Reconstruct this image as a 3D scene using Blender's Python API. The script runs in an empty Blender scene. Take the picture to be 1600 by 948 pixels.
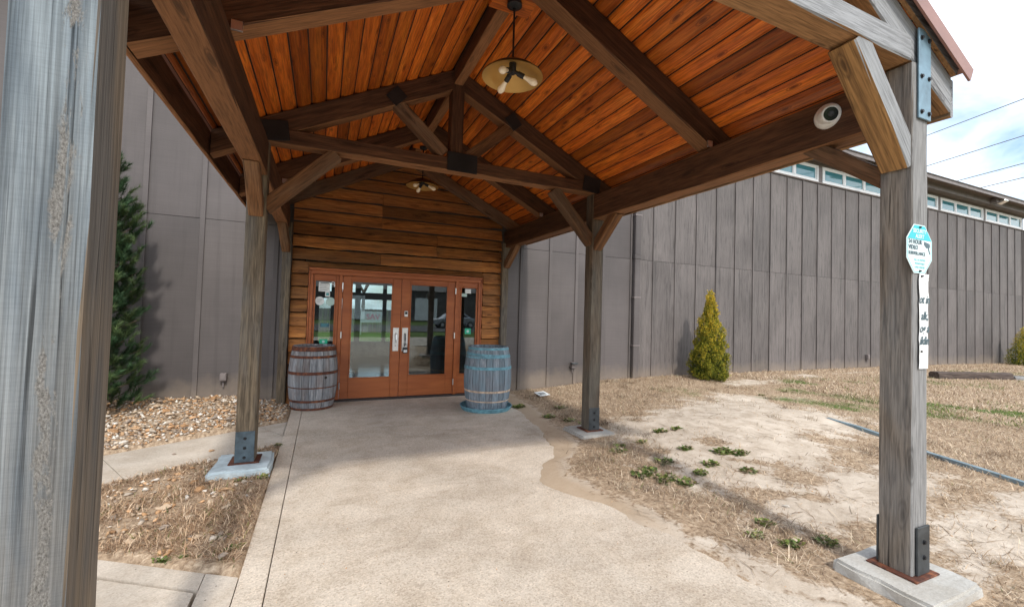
import bpy, bmesh, math, random
import numpy as np
from mathutils import Vector, Matrix, noise as mn
random.seed(7); rng = np.random.default_rng(11)
S = bpy.context.scene; COL = S.collection
rad = math.radians

# ------------------------------------------------------------------ camera
cd = bpy.data.cameras.new('camera'); cam = bpy.data.objects.new('camera', cd); COL.objects.link(cam)
YAW, PITCH, ROLL = rad(23.58), rad(1.68), rad(1.70)
F = Vector((math.sin(YAW)*math.cos(PITCH), math.cos(YAW)*math.cos(PITCH), math.sin(PITCH)))
R0 = Vector((math.cos(YAW), -math.sin(YAW), 0)); U0 = R0.cross(F)
Rv = math.cos(ROLL)*R0 + math.sin(ROLL)*U0; Uv = -math.sin(ROLL)*R0 + math.cos(ROLL)*U0
cam.matrix_world = Matrix(((Rv.x, Uv.x, -F.x, 0), (Rv.y, Uv.y, -F.y, 0), (Rv.z, Uv.z, -F.z, 1.6), (0, 0, 0, 1)))
cd.sensor_width = 36; cd.lens = 36*674/1600; cd.shift_y = -6.6/1600; cd.clip_start = .05; cd.clip_end = 2000
S.camera = cam
# ------------------------------------------------------------------ world, sun, exposure
SUN_D = Vector((.03, 1.03, -1)).normalized()           # direction the light travels
SUN_EL = math.asin(-SUN_D.z)
W = bpy.data.worlds.new('World'); S.world = W; W.use_nodes = True
nt = W.node_tree; nt.nodes.clear()
def wn(t, **k):
    n = nt.nodes.new(t)
    for a, b in k.items(): setattr(n, a, b)
    return n
out = wn('ShaderNodeOutputWorld'); bg = wn('ShaderNodeBackground')
sky = wn('ShaderNodeTexSky', sky_type='NISHITA', sun_disc=False)
sky.sun_elevation = SUN_EL; sky.sun_rotation = math.atan2(-SUN_D.x, -SUN_D.y)
sky.air_density = 1.0; sky.dust_density = 1.5
tc = wn('ShaderNodeTexCoord'); sp = wn('ShaderNodeSeparateXYZ'); nt.links.new(tc.outputs['Generated'], sp.inputs[0])
za = wn('ShaderNodeMath', operation='MAXIMUM'); nt.links.new(sp.outputs[2], za.inputs[0]); za.inputs[1].default_value = 0
zb = wn('ShaderNodeMath', operation='ADD'); nt.links.new(za.outputs[0], zb.inputs[0]); zb.inputs[1].default_value = .22
dv = wn('ShaderNodeVectorMath', operation='DIVIDE'); nt.links.new(tc.outputs['Generated'], dv.inputs[0])
cb = wn('ShaderNodeCombineXYZ'); nt.links.new(zb.outputs[0], cb.inputs[0]); nt.links.new(zb.outputs[0], cb.inputs[1]); cb.inputs[2].default_value = 1e6
nt.links.new(cb.outputs[0], dv.inputs[1])
cn = wn('ShaderNodeTexNoise'); cn.inputs['Scale'].default_value = 1.15; cn.inputs['Detail'].default_value = 7; cn.inputs['Roughness'].default_value = .55; cn.inputs['Distortion'].default_value = .5
nt.links.new(dv.outputs[0], cn.inputs['Vector'])
cr = wn('ShaderNodeValToRGB'); cr.color_ramp.elements[0].position = .36; cr.color_ramp.elements[1].position = .60
nt.links.new(cn.outputs['Fac'], cr.inputs[0])
mx = wn('ShaderNodeMixRGB'); nt.links.new(cr.outputs[0], mx.inputs[0]); nt.links.new(sky.outputs[0], mx.inputs[1]); mx.inputs[2].default_value = (7.4, 7.8, 8.1, 1)
nt.links.new(mx.outputs[0], bg.inputs[0]); bg.inputs[1].default_value = .12
nt.links.new(bg.outputs[0], out.inputs[0])
sl = bpy.data.lights.new('sun', 'SUN'); sl.energy = 1.25; sl.angle = rad(3.2); sl.color = (1, .95, .87)
so = bpy.data.objects.new('sun', sl); COL.objects.link(so); so.location = (-5, -20, 20)
so.rotation_euler = SUN_D.to_track_quat('-Z', 'Y').to_euler()
S.view_settings.view_transform = 'Standard'; S.view_settings.look = 'None'; S.view_settings.gamma = 1; S.view_settings.use_curve_mapping = False
S.view_settings.exposure = 1.25
S.render.engine = 'CYCLES'
S.cycles.max_bounces = 10; S.cycles.diffuse_bounces = 6; S.cycles.transparent_max_bounces = 16

# ------------------------------------------------------------------ materials
def srgb(r, g, b):
    f = lambda c: (c/255/12.92 if c/255 <= .04045 else ((c/255+.055)/1.055)**2.4)
    return (f(r), f(g), f(b), 1)
class NT:
    def __init__(s, name):
        s.m = bpy.data.materials.new(name); s.m.use_nodes = True; s.t = s.m.node_tree
        s.b = s.t.nodes['Principled BSDF']; s.o = s.t.nodes['Material Output']
    def n(s, t, _in=None, **k):
        n = s.t.nodes.new(t)
        for a, b in k.items(): setattr(n, a, b)
        for a, b in (_in or {}).items(): s.put(n.inputs[a], b)
        return n
    def put(s, sock, v):
        if isinstance(v, bpy.types.NodeSocket): s.t.links.new(v, sock)
        elif v is not None: sock.default_value = v
    def set(s, **k):
        for a, b in k.items(): s.put(s.b.inputs[a.replace('_', ' ')], b)
    def coords(s, scale=(1, 1, 1), rnd=True):
        c = s.n('ShaderNodeTexCoord').outputs['Object']
        if rnd:
            oi = s.n('ShaderNodeObjectInfo').outputs['Random']
            m = s.n('ShaderNodeMath', {0: oi, 1: 53.0}, operation='MULTIPLY').outputs[0]
            c = s.n('ShaderNodeVectorMath', {0: c, 1: s.n('ShaderNodeCombineXYZ', {0: m, 1: m, 2: m}).outputs[0]}, operation='ADD').outputs[0]
        return s.n('ShaderNodeVectorMath', {0: c, 1: scale}, operation='MULTIPLY').outputs[0]
    def noise(s, vec, scale=1, detail=4, rough=.55, dist=0):
        return s.n('ShaderNodeTexNoise', {'Vector': vec, 'Scale': scale, 'Detail': detail, 'Roughness': rough, 'Distortion': dist}).outputs['Fac']
    def ramp(s, fac, stops, interp='LINEAR'):
        r = s.n('ShaderNodeValToRGB', {0: fac}); e = r.color_ramp; e.interpolation = interp
        while len(e.elements) < len(stops): e.elements.new(.5)
        for el, (p, c) in zip(e.elements, stops):
            el.position = p; el.color = c if len(c) == 4 else (*c, 1)
        return r.outputs[0]
    def mix(s, fac, a, b, mode='MIX'):
        n = s.n('ShaderNodeMixRGB', {0: fac, 1: a, 2: b}, blend_type=mode); return n.outputs[0]
    def math(s, op, a, b=None, c=None):
        n = s.n('ShaderNodeMath', operation=op); s.put(n.inputs[0], a)
        if b is not None: s.put(n.inputs[1], b)
        if c is not None: s.put(n.inputs[2], c)
        return n.outputs[0]
    def rndval(s, lo, hi, col):
        oi = s.n('ShaderNodeObjectInfo').outputs['Random']
        w = s.n('ShaderNodeTexWhiteNoise', {'W': oi}, noise_dimensions='1D').outputs['Value']
        v = s.n('ShaderNodeMapRange', {0: w, 3: lo, 4: hi}).outputs[0]
        return s.n('ShaderNodeHueSaturation', {'Value': v, 'Color': col}).outputs[0]
    def bump(s, h, strength=.3, dist=.01):
        s.put(s.b.inputs['Normal'], s.n('ShaderNodeBump', {'Strength': strength, 'Distance': dist, 'Height': h}).outputs[0])
G = lambda v: (v, v, v, 1)
def wood(name, light, mid, dark, rough=.75, gs=1.0, knots=.5, vr=(.75, 1.2), bump=.35, grey=None, greyamt=.5, spec=.3, front=None, under=None, cut=1.0, cross=16, knotd=(1.9, 7.5)):
    t = NT(name)
    v = t.coords((.9*gs, cross*gs, cross*gs)); n1 = t.noise(v, 1, 8, .68, 1.0)
    v2 = t.coords((5, 90, 90)); n2 = t.noise(v2, 1, 3, .6, .3)
    col = t.ramp(n1, [(.25, dark), (.5, mid), (.75, light)])
    fib = t.ramp(n2, [(.32, G(.38)), (.58, G(1.05))])
    col = t.mix(.8, col, fib, 'MULTIPLY')
    big = t.noise(t.coords((.9, 3, 3)), 1, 3, .5, .3)
    if grey:
        col = t.mix(t.math('MULTIPLY', t.ramp(big, [(.4, G(0)), (.62, G(1))]), greyamt), col, t.mix(.6, grey, fib, 'MULTIPLY'))
    h = t.math('MULTIPLY_ADD', n2, .6, n1)
    nz = t.n('ShaderNodeSeparateXYZ', {0: t.n('ShaderNodeNewGeometry').outputs['Normal']})
    if under: col = t.mix(t.math('LESS_THAN', nz.outputs[2], -.6), col, t.mix(.7, t.mix(n1, tuple(c*.45 for c in under[:3])+(1,), under), fib, 'MULTIPLY'))
    crack = t.ramp(t.noise(t.coords((.8, 30, 30)), 1, 4, .5, .5), [(.27, G(.25)), (.34, G(1))])
    if front: col = t.mix(t.math('LESS_THAN', nz.outputs[1], -.6), col, t.mix(.65, t.mix(n1, tuple(c*.55 for c in front[:3])+(1,), front), fib, 'MULTIPLY'))
    col = t.mix(.8*cut, col, crack, 'MULTIPLY'); h = t.math('MULTIPLY_ADD', crack, 1.0, h)
    if knots:
        vk = t.n('ShaderNodeVectorMath', {0: t.coords((knotd[0], knotd[1], knotd[1])), 1: t.n('ShaderNodeVectorMath', {0: t.n('ShaderNodeTexNoise', {'Vector': t.coords((3, 6, 6)), 'Scale': 1.0}).outputs['Color'], 1: (.35, .35, .35)}, operation='MULTIPLY').outputs[0]}, operation='ADD').outputs[0]
        d = t.n('ShaderNodeTexVoronoi', {'Vector': vk, 'Scale': 1.0}).outputs['Distance']
        k = t.ramp(d, [(.0, G(1)), (.11, G(.75)), (.15, G(.15)), (.19, G(.55)), (.24, G(0))])
        col = t.mix(t.math('MULTIPLY', k, knots), col, tuple(c*.35 for c in dark[:3])+(1,))
    col = t.rndval(vr[0], vr[1], col)
    t.set(Base_Color=col, Roughness=rough, Specular_IOR_Level=spec); t.bump(h, bump, .006)
    return t.m
M = {}
M['ceil'] = wood('ceiling_stained_pine', (.84, .26, .030, 1), (.60, .145, .016, 1), (.34, .062, .007, 1), .40, 1.0, 1.0, (.5, 1.35), .25, spec=.5, cut=.3, cross=12, knotd=(3.2, 9.5))
M['beam'] = wood('beam_dark_brown', (.175, .082, .040, 1), (.095, .043, .022, 1), (.035, .016, .009, 1), .7, .8, .7, (.75, 1.25), .5, under=(.34, .16, .07, 1))  # under: light from below painted into the undersides, over stain kept there
M['brace'] = wood('brace_brown', (.28, .13, .05, 1), (.16, .072, .03, 1), (.07, .032, .015, 1), .75, .8, .7, (.75, 1.15), .5, grey=(.2, .16, .12, 1), greyamt=.4)
M['brace_front'] = wood('brace_front_brown', (.44, .25, .095, 1), (.27, .145, .055, 1), (.09, .045, .02, 1), .75, .8, .9, (.95, 1.1), .6, cross=26, front=(.30, .305, .31, 1))
M['post_mid'] = wood('post_half_weathered', (.32, .25, .165, 1), (.165, .125, .083, 1), (.045, .036, .028, 1), .85, .8, .6, (.85, 1.05), .7, cross=24, grey=(.135, .125, .112, 1), greyamt=.9)
M['post_dark'] = wood('post_dark_weathered', (.22, .165, .11, 1), (.12, .085, .058, 1), (.04, .028, .02, 1), .85, .8, .6, (.95, 1.05), .7, grey=(.13, .12, .10, 1), greyamt=.7)
M['post_grey'] = wood('post_grey_weathered', (.34, .285, .225, 1), (.185, .15, .118, 1), (.06, .05, .042, 1), .9, .8, .6, (.98, 1.02), .9, cross=30, grey=(.20, .20, .20, 1), greyamt=.7, front=(.29, .285, .28, 1))
M['front_timber'] = wood('front_timber_silvered', (.36, .25, .15, 1), (.24, .155, .09, 1), (.09, .055, .035, 1), .9, .8, .8, (.95, 1.1), .8, cross=28, under=(.40, .22, .10, 1), front=(.32, .325, .335, 1))
M['siding'] = wood('lap_siding_stained', (.60, .26, .066, 1), (.35, .13, .033, 1), (.11, .04, .013, 1), .75, .8, .85, (.55, 1.4), .6, grey=(.22, .12, .055, 1), greyamt=.45)
M['log'] = wood('old_timber', (.16, .12, .10, 1), (.09, .068, .058, 1), (.03, .024, .022, 1), .95, 1.2, .3, (.9, 1.1), .9)

# left front post: weathered sawn face with the sky's blue painted in, raw peeled patches
def post_blue():
    t = NT('post_sky_blue_front')
    c = t.coords((1, 1, 1), False)          # local x = along the post (up), y / z across
    s = t.n('ShaderNodeSeparateXYZ', {0: c})
    g1 = t.noise(t.coords((.5, 34, 34), False), 1, 8, .72, .9)
    g2 = t.noise(t.coords((1.4, 190, 190), False), 1, 4, .7, .3)
    saw = t.noise(t.coords((240, 14, 14), False), 1, 3, .6, .3)
    chk = t.ramp(t.noise(t.coords((.6, 60, 60), False), 1, 3, .5, .5), [(.30, G(.18)), (.36, G(1))])
    fibre = t.mix(.75, t.ramp(g1, [(.25, G(.42)), (.5, G(.85)), (.7, G(1.1))]), t.ramp(g2, [(.34, G(.45)), (.6, G(1.05))]), 'MULTIPLY')
    lowv = t.n('ShaderNodeMapRange', {0: t.math('ADD', s.outputs[0], t.math('MULTIPLY_ADD', g1, 1.6, -.8)), 1: .55, 2: -.75, 3: 0., 4: 1.}).outputs[0]
    tone = t.mix(lowv, srgb(138, 147, 152), srgb(122, 120, 117))
    tone = t.mix(t.ramp(t.noise(t.coords((1.1, 9, 9), False), 1, 4, .6, .5), [(.42, G(0)), (.62, G(.75))]), tone, srgb(88, 98, 107))
    blue = t.mix(1.0, tone, fibre, 'MULTIPLY')
    blue = t.mix(.13, blue, t.ramp(saw, [(.40, G(.4)), (.54, G(1))]), 'MULTIPLY')
    blue = t.mix(.85, blue, chk, 'MULTIPLY')
    brown = t.mix(1.0, t.mix(t.ramp(t.noise(t.coords((.9, 7, 7), False), 1, 4, .6), [(.4, G(0)), (.6, G(1))]), srgb(140, 124, 106), srgb(112, 106, 100)), fibre, 'MULTIPLY')
    brown = t.mix(.8, brown, chk, 'MULTIPLY')
    sn = t.n('ShaderNodeSeparateXYZ', {0: t.n('ShaderNodeNewGeometry').outputs['Normal']})
    front = t.math('GREATER_THAN', t.math('MULTIPLY', sn.outputs[1], -1.0), .6)
    col = t.mix(front, brown, blue)
    # raw torn-grain patches, ragged, near one edge of the sawn face
    wv = t.math('MULTIPLY_ADD', t.noise(t.coords((3.0, 5, 5), False), 1, 6, .7, .6), .11, -.055)
    dist = t.math('ABSOLUTE', t.math('ADD', t.math('ADD', s.outputs[1], wv), .034))
    patch = t.noise(t.coords((2.6, 14, 14), False), 1, 6, .7, .8)
    m = t.math('MULTIPLY', t.math('MULTIPLY', t.ramp(dist, [(.012, G(1)), (.020, G(0))]), t.ramp(patch, [(.45, G(0)), (.50, G(1))])), front)
    grit = t.noise(t.coords((110, 210, 210), False), 1, 4, .75)
    sand = t.ramp(grit, [(.32, (.09, .083, .073, 1)), (.52, (.235, .22, .20, 1)), (.72, (.37, .355, .33, 1))])
    col = t.mix(t.math('MULTIPLY', m, .92), col, sand)
    kd = t.n('ShaderNodeTexVoronoi', {'Vector': t.coords((1.1, 6, 6), False), 'Scale': 1.0}).outputs['Distance']
    col = t.mix(t.ramp(kd, [(.06, G(.85)), (.12, G(0))]), col, (.05, .045, .04, 1))
    h = t.mix(m, t.math('ADD', t.math('MULTIPLY_ADD', g1, .8, t.math('MULTIPLY', g2, .5)), chk), t.math('MULTIPLY', grit, 2.6))
    t.set(Base_Color=col, Roughness=.92, Specular_IOR_Level=.2); t.bump(h, .9, .005)
    return t.m
M['post_blue'] = post_blue()

def paint_panel(name, base, rough_grain):
    t = NT(name)
    big = t.noise(t.coords((.5, .5, .5)), 1, 4, .55, .3)
    v = t.coords((22, 22, 1.3)); g = t.noise(v, 1, 6, .7, .9)
    fine = t.noise(t.coords((120, 120, 6)), 1, 2, .5)
    d = tuple(c*.72 for c in base[:3])+(1,); l = tuple(min(1, c*1.18) for c in base[:3])+(1,)
    col = t.ramp(big, [(.3, d), (.7, l)])
    if rough_grain:
        col = t.mix(.75, col, t.ramp(g, [(.36, G(.42)), (.47, G(.9)), (.6, G(1.08))]), 'MULTIPLY')
        col = t.mix(.4, col, t.ramp(fine, [(.35, G(.6)), (.6, G(1))]), 'MULTIPLY')
    else:
        hz = t.noise(t.coords((1.2, 1.2, 60)), 1, 3, .6)
        col = t.mix(.25, col, t.ramp(hz, [(.35, G(.75)), (.65, G(1.05))]), 'MULTIPLY')
        col = t.mix(.3, col, t.ramp(g, [(.3, G(.8)), (.6, G(1))]), 'MULTIPLY')
        fine = t.math('ADD', fine, hz)
    zz = t.n('ShaderNodeSeparateXYZ', {0: t.coords((1, 1, 1), False)}).outputs[2]
    spl = t.n('ShaderNodeMapRange', {0: t.math('MULTIPLY_ADD', t.noise(t.coords((3, 3, 3), False), 1, 6, .7), -.55, zz), 1: .22, 2: -.12, 3: 0., 4: .55}).outputs[0]
    col = t.mix(spl, col, (.26, .205, .155, 1))
    runs = t.ramp(t.noise(t.coords((7, 7, .22), False), 1, 5, .65), [(.56, G(1)), (.72, G(.72))])
    col = t.mix(.6, col, runs, 'MULTIPLY')
    col = t.rndval(.88, 1.10, col)
    t.set(Base_Color=col, Roughness=.62, Specular_IOR_Level=.35); t.bump(t.math('ADD', g, fine) if rough_grain else fine, .45 if rough_grain else .15, .006)
    return t.m
M['panel'] = paint_panel('wall_painted_panel', (.104, .091, .089, 1), False)
M['panel_w'] = paint_panel('wall_weathered_panel', (.132, .116, .111, 1), True)
def simple(name, col, rough=.5, metal=0, var=.25, nscale=(6, 6, 6), bump=.15, bd=.004, **kw):
    t = NT(name); n = t.noise(t.coords(nscale), 1, 5, .6, .3)
    c = tuple(col[:3])+(1,)
    t.set(Base_Color=t.ramp(n, [(.3, tuple(x*(1-var) for x in c[:3])+(1,)), (.7, tuple(min(1, x*(1+var)) for x in c[:3])+(1,))]), Roughness=rough, Metallic=metal, **kw)
    if bump: t.bump(n, bump, bd)
    return t.m
M['trim'] = simple('trim_taupe_paint', (.16, .137, .132), .6, 0, .18)
M['soffit'] = simple('soffit_brown_paint', (.13, .105, .09), .7)
M['roofmetal'] = simple('roof_metal_clay', (.25, .125, .098), .45, .2, .12)
M['roofdark'] = simple('roof_membrane', (.12, .11, .105), .8)
M['deck'] = simple('roof_deck', (.03, .022, .017), .9)
M['vinyl'] = simple('window_vinyl_white', (.74, .75, .76), .4, 0, .06, bump=.03)
M['door'] = None
t = NT('door_rust_paint'); n = t.noise(t.coords((1.2, 9, 9)), 1, 5, .6, .5)
t.set(Base_Color=t.ramp(n, [(.3, (.30, .078, .022, 1)), (.7, (.42, .125, .036, 1))]), Roughness=.42, Specular_IOR_Level=.4); t.bump(n, .12, .004); M['door'] = t.m
M['steel'] = simple('brushed_steel', (.62, .62, .62), .32, .95, .08, (40, 4, 4), .05)
M['black'] = simple('black_steel_plate', (.018, .018, .02), .5, .3, .3)
M['bluesteel'] = simple('blue_grey_strap', (.15, .235, .29), .5, .3, .35, (7, 7, 7))
M['footsteel'] = simple('foot_strap_blue_black', (.075, .105, .125), .55, .3, .4, (9, 9, 9))
M['darksteel'] = simple('dark_strap', (.05, .055, .058), .55, .3, .4, (9, 9, 9))
t = NT('rusty_plate'); n = t.noise(t.coords((14, 14, 14)), 1, 6, .65, .4)
t.set(Base_Color=t.ramp(n, [(.3, (.035, .018, .015, 1)), (.52, (.12, .04, .022, 1)), (.7, (.30, .11, .045, 1))]), Roughness=.85, Metallic=.15); t.bump(n, .5, .004); M['rust'] = t.m
M['rubber'] = simple('black_rubber', (.02, .02, .02), .8)
M['whitepl'] = simple('white_plastic', (.72, .72, .70), .35, 0, .05, bump=.02)
M['lens'] = simple('dark_lens', (.008, .008, .01), .08, 0, .1, bump=0)
M['cable'] = simple('cable', (.16, .16, .17), .7)

def concrete(name, base, agg=1.0, warm=0):
    t = NT(name)
    c = t.coords((1, 1, 1), False)
    big = t.noise(c, .7, 5, .6, .6); med = t.noise(c, 3.2, 5, .65, .4)
    sp_ = t.n('ShaderNodeTexVoronoi', {'Vector': c, 'Scale': 105.0}); fine = t.noise(c, 75, 4, .75)
    b = base
    col = t.ramp(big, [(.3, tuple(x*.80 for x in b)+(1,)), (.7, tuple(min(1, x*1.12) for x in b)+(1,))])
    col = t.mix(.7, col, t.ramp(med, [(.3, (.74, .69, .63, 1)), (.62, G(1.04))]), 'MULTIPLY')
    streak = t.noise(t.n('ShaderNodeVectorMath', {0: c, 1: (.55, 2.4, 1)}, operation='MULTIPLY').outputs[0], 1.3, 6, .68, 1.4)
    col = t.mix(.4, col, t.ramp(streak, [(.33, (.70, .66, .62, 1)), (.45, G(1))]), 'MULTIPLY')
    cellv = t.n('ShaderNodeSeparateXYZ', {0: sp_.outputs['Color']}).outputs[0]
    col = t.mix(.45*agg, col, t.ramp(cellv, [(.0, (.38, .34, .30, 1)), (.25, (.74, .72, .70, 1)), (.8, G(1.0)), (1.0, (1.25, 1.22, 1.18, 1))]), 'MULTIPLY')
    col = t.mix(.38*agg, col, t.ramp(fine, [(.3, G(.62)), (.55, G(1.05))]), 'MULTIPLY')
    dirt = t.ramp(t.noise(c, 1.7, 6, .7, 1.0), [(.60, G(0)), (.78, G(1))])
    col = t.mix(t.math('MULTIPLY', dirt, .4), col, (.24, .18, .125, 1))
    spots = t.ramp(t.n('ShaderNodeTexVoronoi', {'Vector': c, 'Scale': 9.0}).outputs['Distance'], [(.035, G(1)), (.055, G(0))])
    col = t.mix(t.math('MULTIPLY', spots, .75), col, (.05, .042, .035, 1))
    t.set(Base_Color=col, Roughness=.9, Specular_IOR_Level=.2); t.bump(t.math('MULTIPLY_ADD', sp_.outputs['Distance'], .7, fine), .35*agg+.1, .004)
    return t.m
M['path'] = concrete('concrete_path', (.61, .53, .44))
M['walk'] = concrete('concrete_walk', (.54, .475, .40), .6)
M['pad'] = concrete('footing_concrete', (.50, .49, .46), .5)
M['padblue'] = simple('footing_painted_blue', (.47, .54, .56), .85, 0, .22, (9, 9, 9), .4)

t = NT('ground_sand_and_thatch')
c = t.coords((1, 1, 1), False)
a_s = t.n('ShaderNodeAttribute', attribute_name='sand').outputs['Fac']; a_g = t.n('ShaderNodeAttribute', attribute_name='green').outputs['Fac']
nf = t.noise(c, 26, 6, .7, .3); nm = t.noise(c, 4.5, 6, .65, .5); nfine = t.noise(c, 120, 3, .7)
sand = t.ramp(nm, [(.3, (.40, .325, .25, 1)), (.55, (.56, .475, .385, 1)), (.75, (.66, .58, .485, 1))])
sand = t.mix(.45, sand, t.ramp(nfine, [(.3, G(.7)), (.6, G(1.03))]), 'MULTIPLY')
that = t.ramp(nf, [(.3, (.15, .102, .066, 1)), (.5, (.36, .265, .18, 1)), (.68, (.56, .44, .32, 1))])
grn = t.ramp(nf, [(.3, (.035, .06, .015, 1)), (.65, (.13, .19, .045, 1))])
edge = t.math('ADD', a_s, t.math('ADD', t.math('MULTIPLY_ADD', nf, .9, -.45), t.math('MULTIPLY_ADD', nm, .7, -.35)))
a_d = t.n('ShaderNodeAttribute', attribute_name='silt').outputs['Fac']
sand = t.mix(t.ramp(t.math('ADD', a_d, t.math('MULTIPLY_ADD', nm, .6, -.3)), [(.3, G(0)), (.7, G(.8))]), sand, (.42, .315, .215, 1))
col = t.mix(t.ramp(edge, [(.40, G(0)), (.58, G(1))]), that, sand)
ge = t.math('ADD', a_g, t.math('MULTIPLY_ADD', nm, .7, -.35))
col = t.mix(t.ramp(ge, [(.45, G(0)), (.70, G(1))]), col, grn)
t.set(Base_Color=col, Roughness=.95, Specular_IOR_Level=.1); t.bump(t.math('ADD', nf, t.math('MULTIPLY', nfine, .3)), .6, .015); M['ground'] = t.m

def attr_mat(name, rough=.8, spec=.2, bump=0, trans=0):
    t = NT(name); a = t.n('ShaderNodeAttribute', attribute_name='col').outputs['Color']
    t.set(Base_Color=a, Roughness=rough, Specular_IOR_Level=spec)
    if bump: t.bump(t.noise(t.coords((30, 30, 30), False), 1, 5, .6), bump, .006)
    if trans:
        tr = t.n('ShaderNodeBsdfTranslucent', {'Color': a}); mxs = t.n('ShaderNodeMixShader', {0: trans, 1: t.b.outputs[0], 2: tr.outputs[0]})
        t.t.links.new(mxs.outputs[0], t.o.inputs[0])
    return t.m
M['rock'] = attr_mat('limestone_chips', .9, .2, .5)
M['grass'] = attr_mat('dry_grass', .85, .15, 0, .2)
M['leaf'] = attr_mat('leaf', .6, .3, 0, .25)
M['bark'] = simple('bark', (.07, .048, .034), .95, 0, .4, (30, 30, 6), .8, .01)

def glass(name, tint, refl, rough=.0):
    t = NT(name)
    fr = t.n('ShaderNodeFresnel', {'IOR': 1.5}).outputs[0]
    fac = t.math('MINIMUM', t.math('MULTIPLY_ADD', fr, 1.2, refl), 1.0)
    wob = t.n('ShaderNodeBump', {'Strength': .03, 'Distance': .01, 'Height': t.noise(t.coords((1, 1, 1)), 1.6, 2)}).outputs[0]
    gl = t.n('ShaderNodeBsdfGlossy', {'Color': (.92, .96, .97, 1), 'Roughness': rough, 'Normal': wob}); tr = t.n('ShaderNodeBsdfTransparent', {'Color': tint})
    mxs = t.n('ShaderNodeMixShader', {0: fac, 1: tr.outputs[0], 2: gl.outputs[0]}); t.t.links.new(mxs.outputs[0], t.o.inputs[0]); return t.m
M['glass'] = glass('door_glass', (.80, .86, .87, 1), .05)
M['pane'] = None
t = NT('clerestory_glass_sky_teal'); t.set(Base_Color=(.055, .20, .235, 1), Roughness=.04, Specular_IOR_Level=.9, Metallic=.0); M['pane'] = t.m  # teal base colour stands in for the sky reflected in the panes
M['bulb'] = None
t = NT('bulb_glass'); t.set(Base_Color=(.95, .84, .66, 1), Roughness=.12, Specular_IOR_Level=.8); M['bulb'] = t.m
M['brass'] = simple('shade_inner_brass', (.52, .32, .10), .38, .55, .12, (3, 3, 3), .05)
M['shade_out'] = simple('shade_outer_bronze', (.06, .042, .03), .45, .6, .2)

def barrel_mat(name, cols, tintc, tamt):
    t = NT(name); v = t.coords((34, 34, 1.6)); n = t.noise(v, 1, 6, .7, .5); n2 = t.noise(t.coords((5, 5, 3)), 1, 5, .6)
    col = t.ramp(n, [(.28, cols[0]), (.5, cols[1]), (.72, cols[2])])
    col = t.mix(t.math('MULTIPLY', t.ramp(n2, [(.42, G(0)), (.62, G(1))]), tamt), col, tintc)
    col = t.rndval(.72, 1.2, col)
    t.set(Base_Color=col, Roughness=.85, Specular_IOR_Level=.2); t.bump(n, .6, .005); return t.m
M['stave'] = barrel_mat('barrel_grey_oak', [(.08, .082, .09, 1), (.23, .24, .255, 1), (.42, .42, .42, 1)], (.15, .10, .08, 1), .5)
M['stave_blue'] = barrel_mat('barrel_blue_washed_oak', [(.09, .10, .115, 1), (.21, .235, .265, 1), (.36, .39, .42, 1)], (.16, .27, .33, 1), .4)
M['hoopblue'] = simple('hoop_blue_paint', (.13, .295, .36), .6, .1, .4, (14, 14, 14), .3)
M['bare'] = simple('bare_oak_band', (.55, .40, .29), .85, 0, .4, (25, 25, 8), .3)
M['hooprust'] = M['rust']

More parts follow.
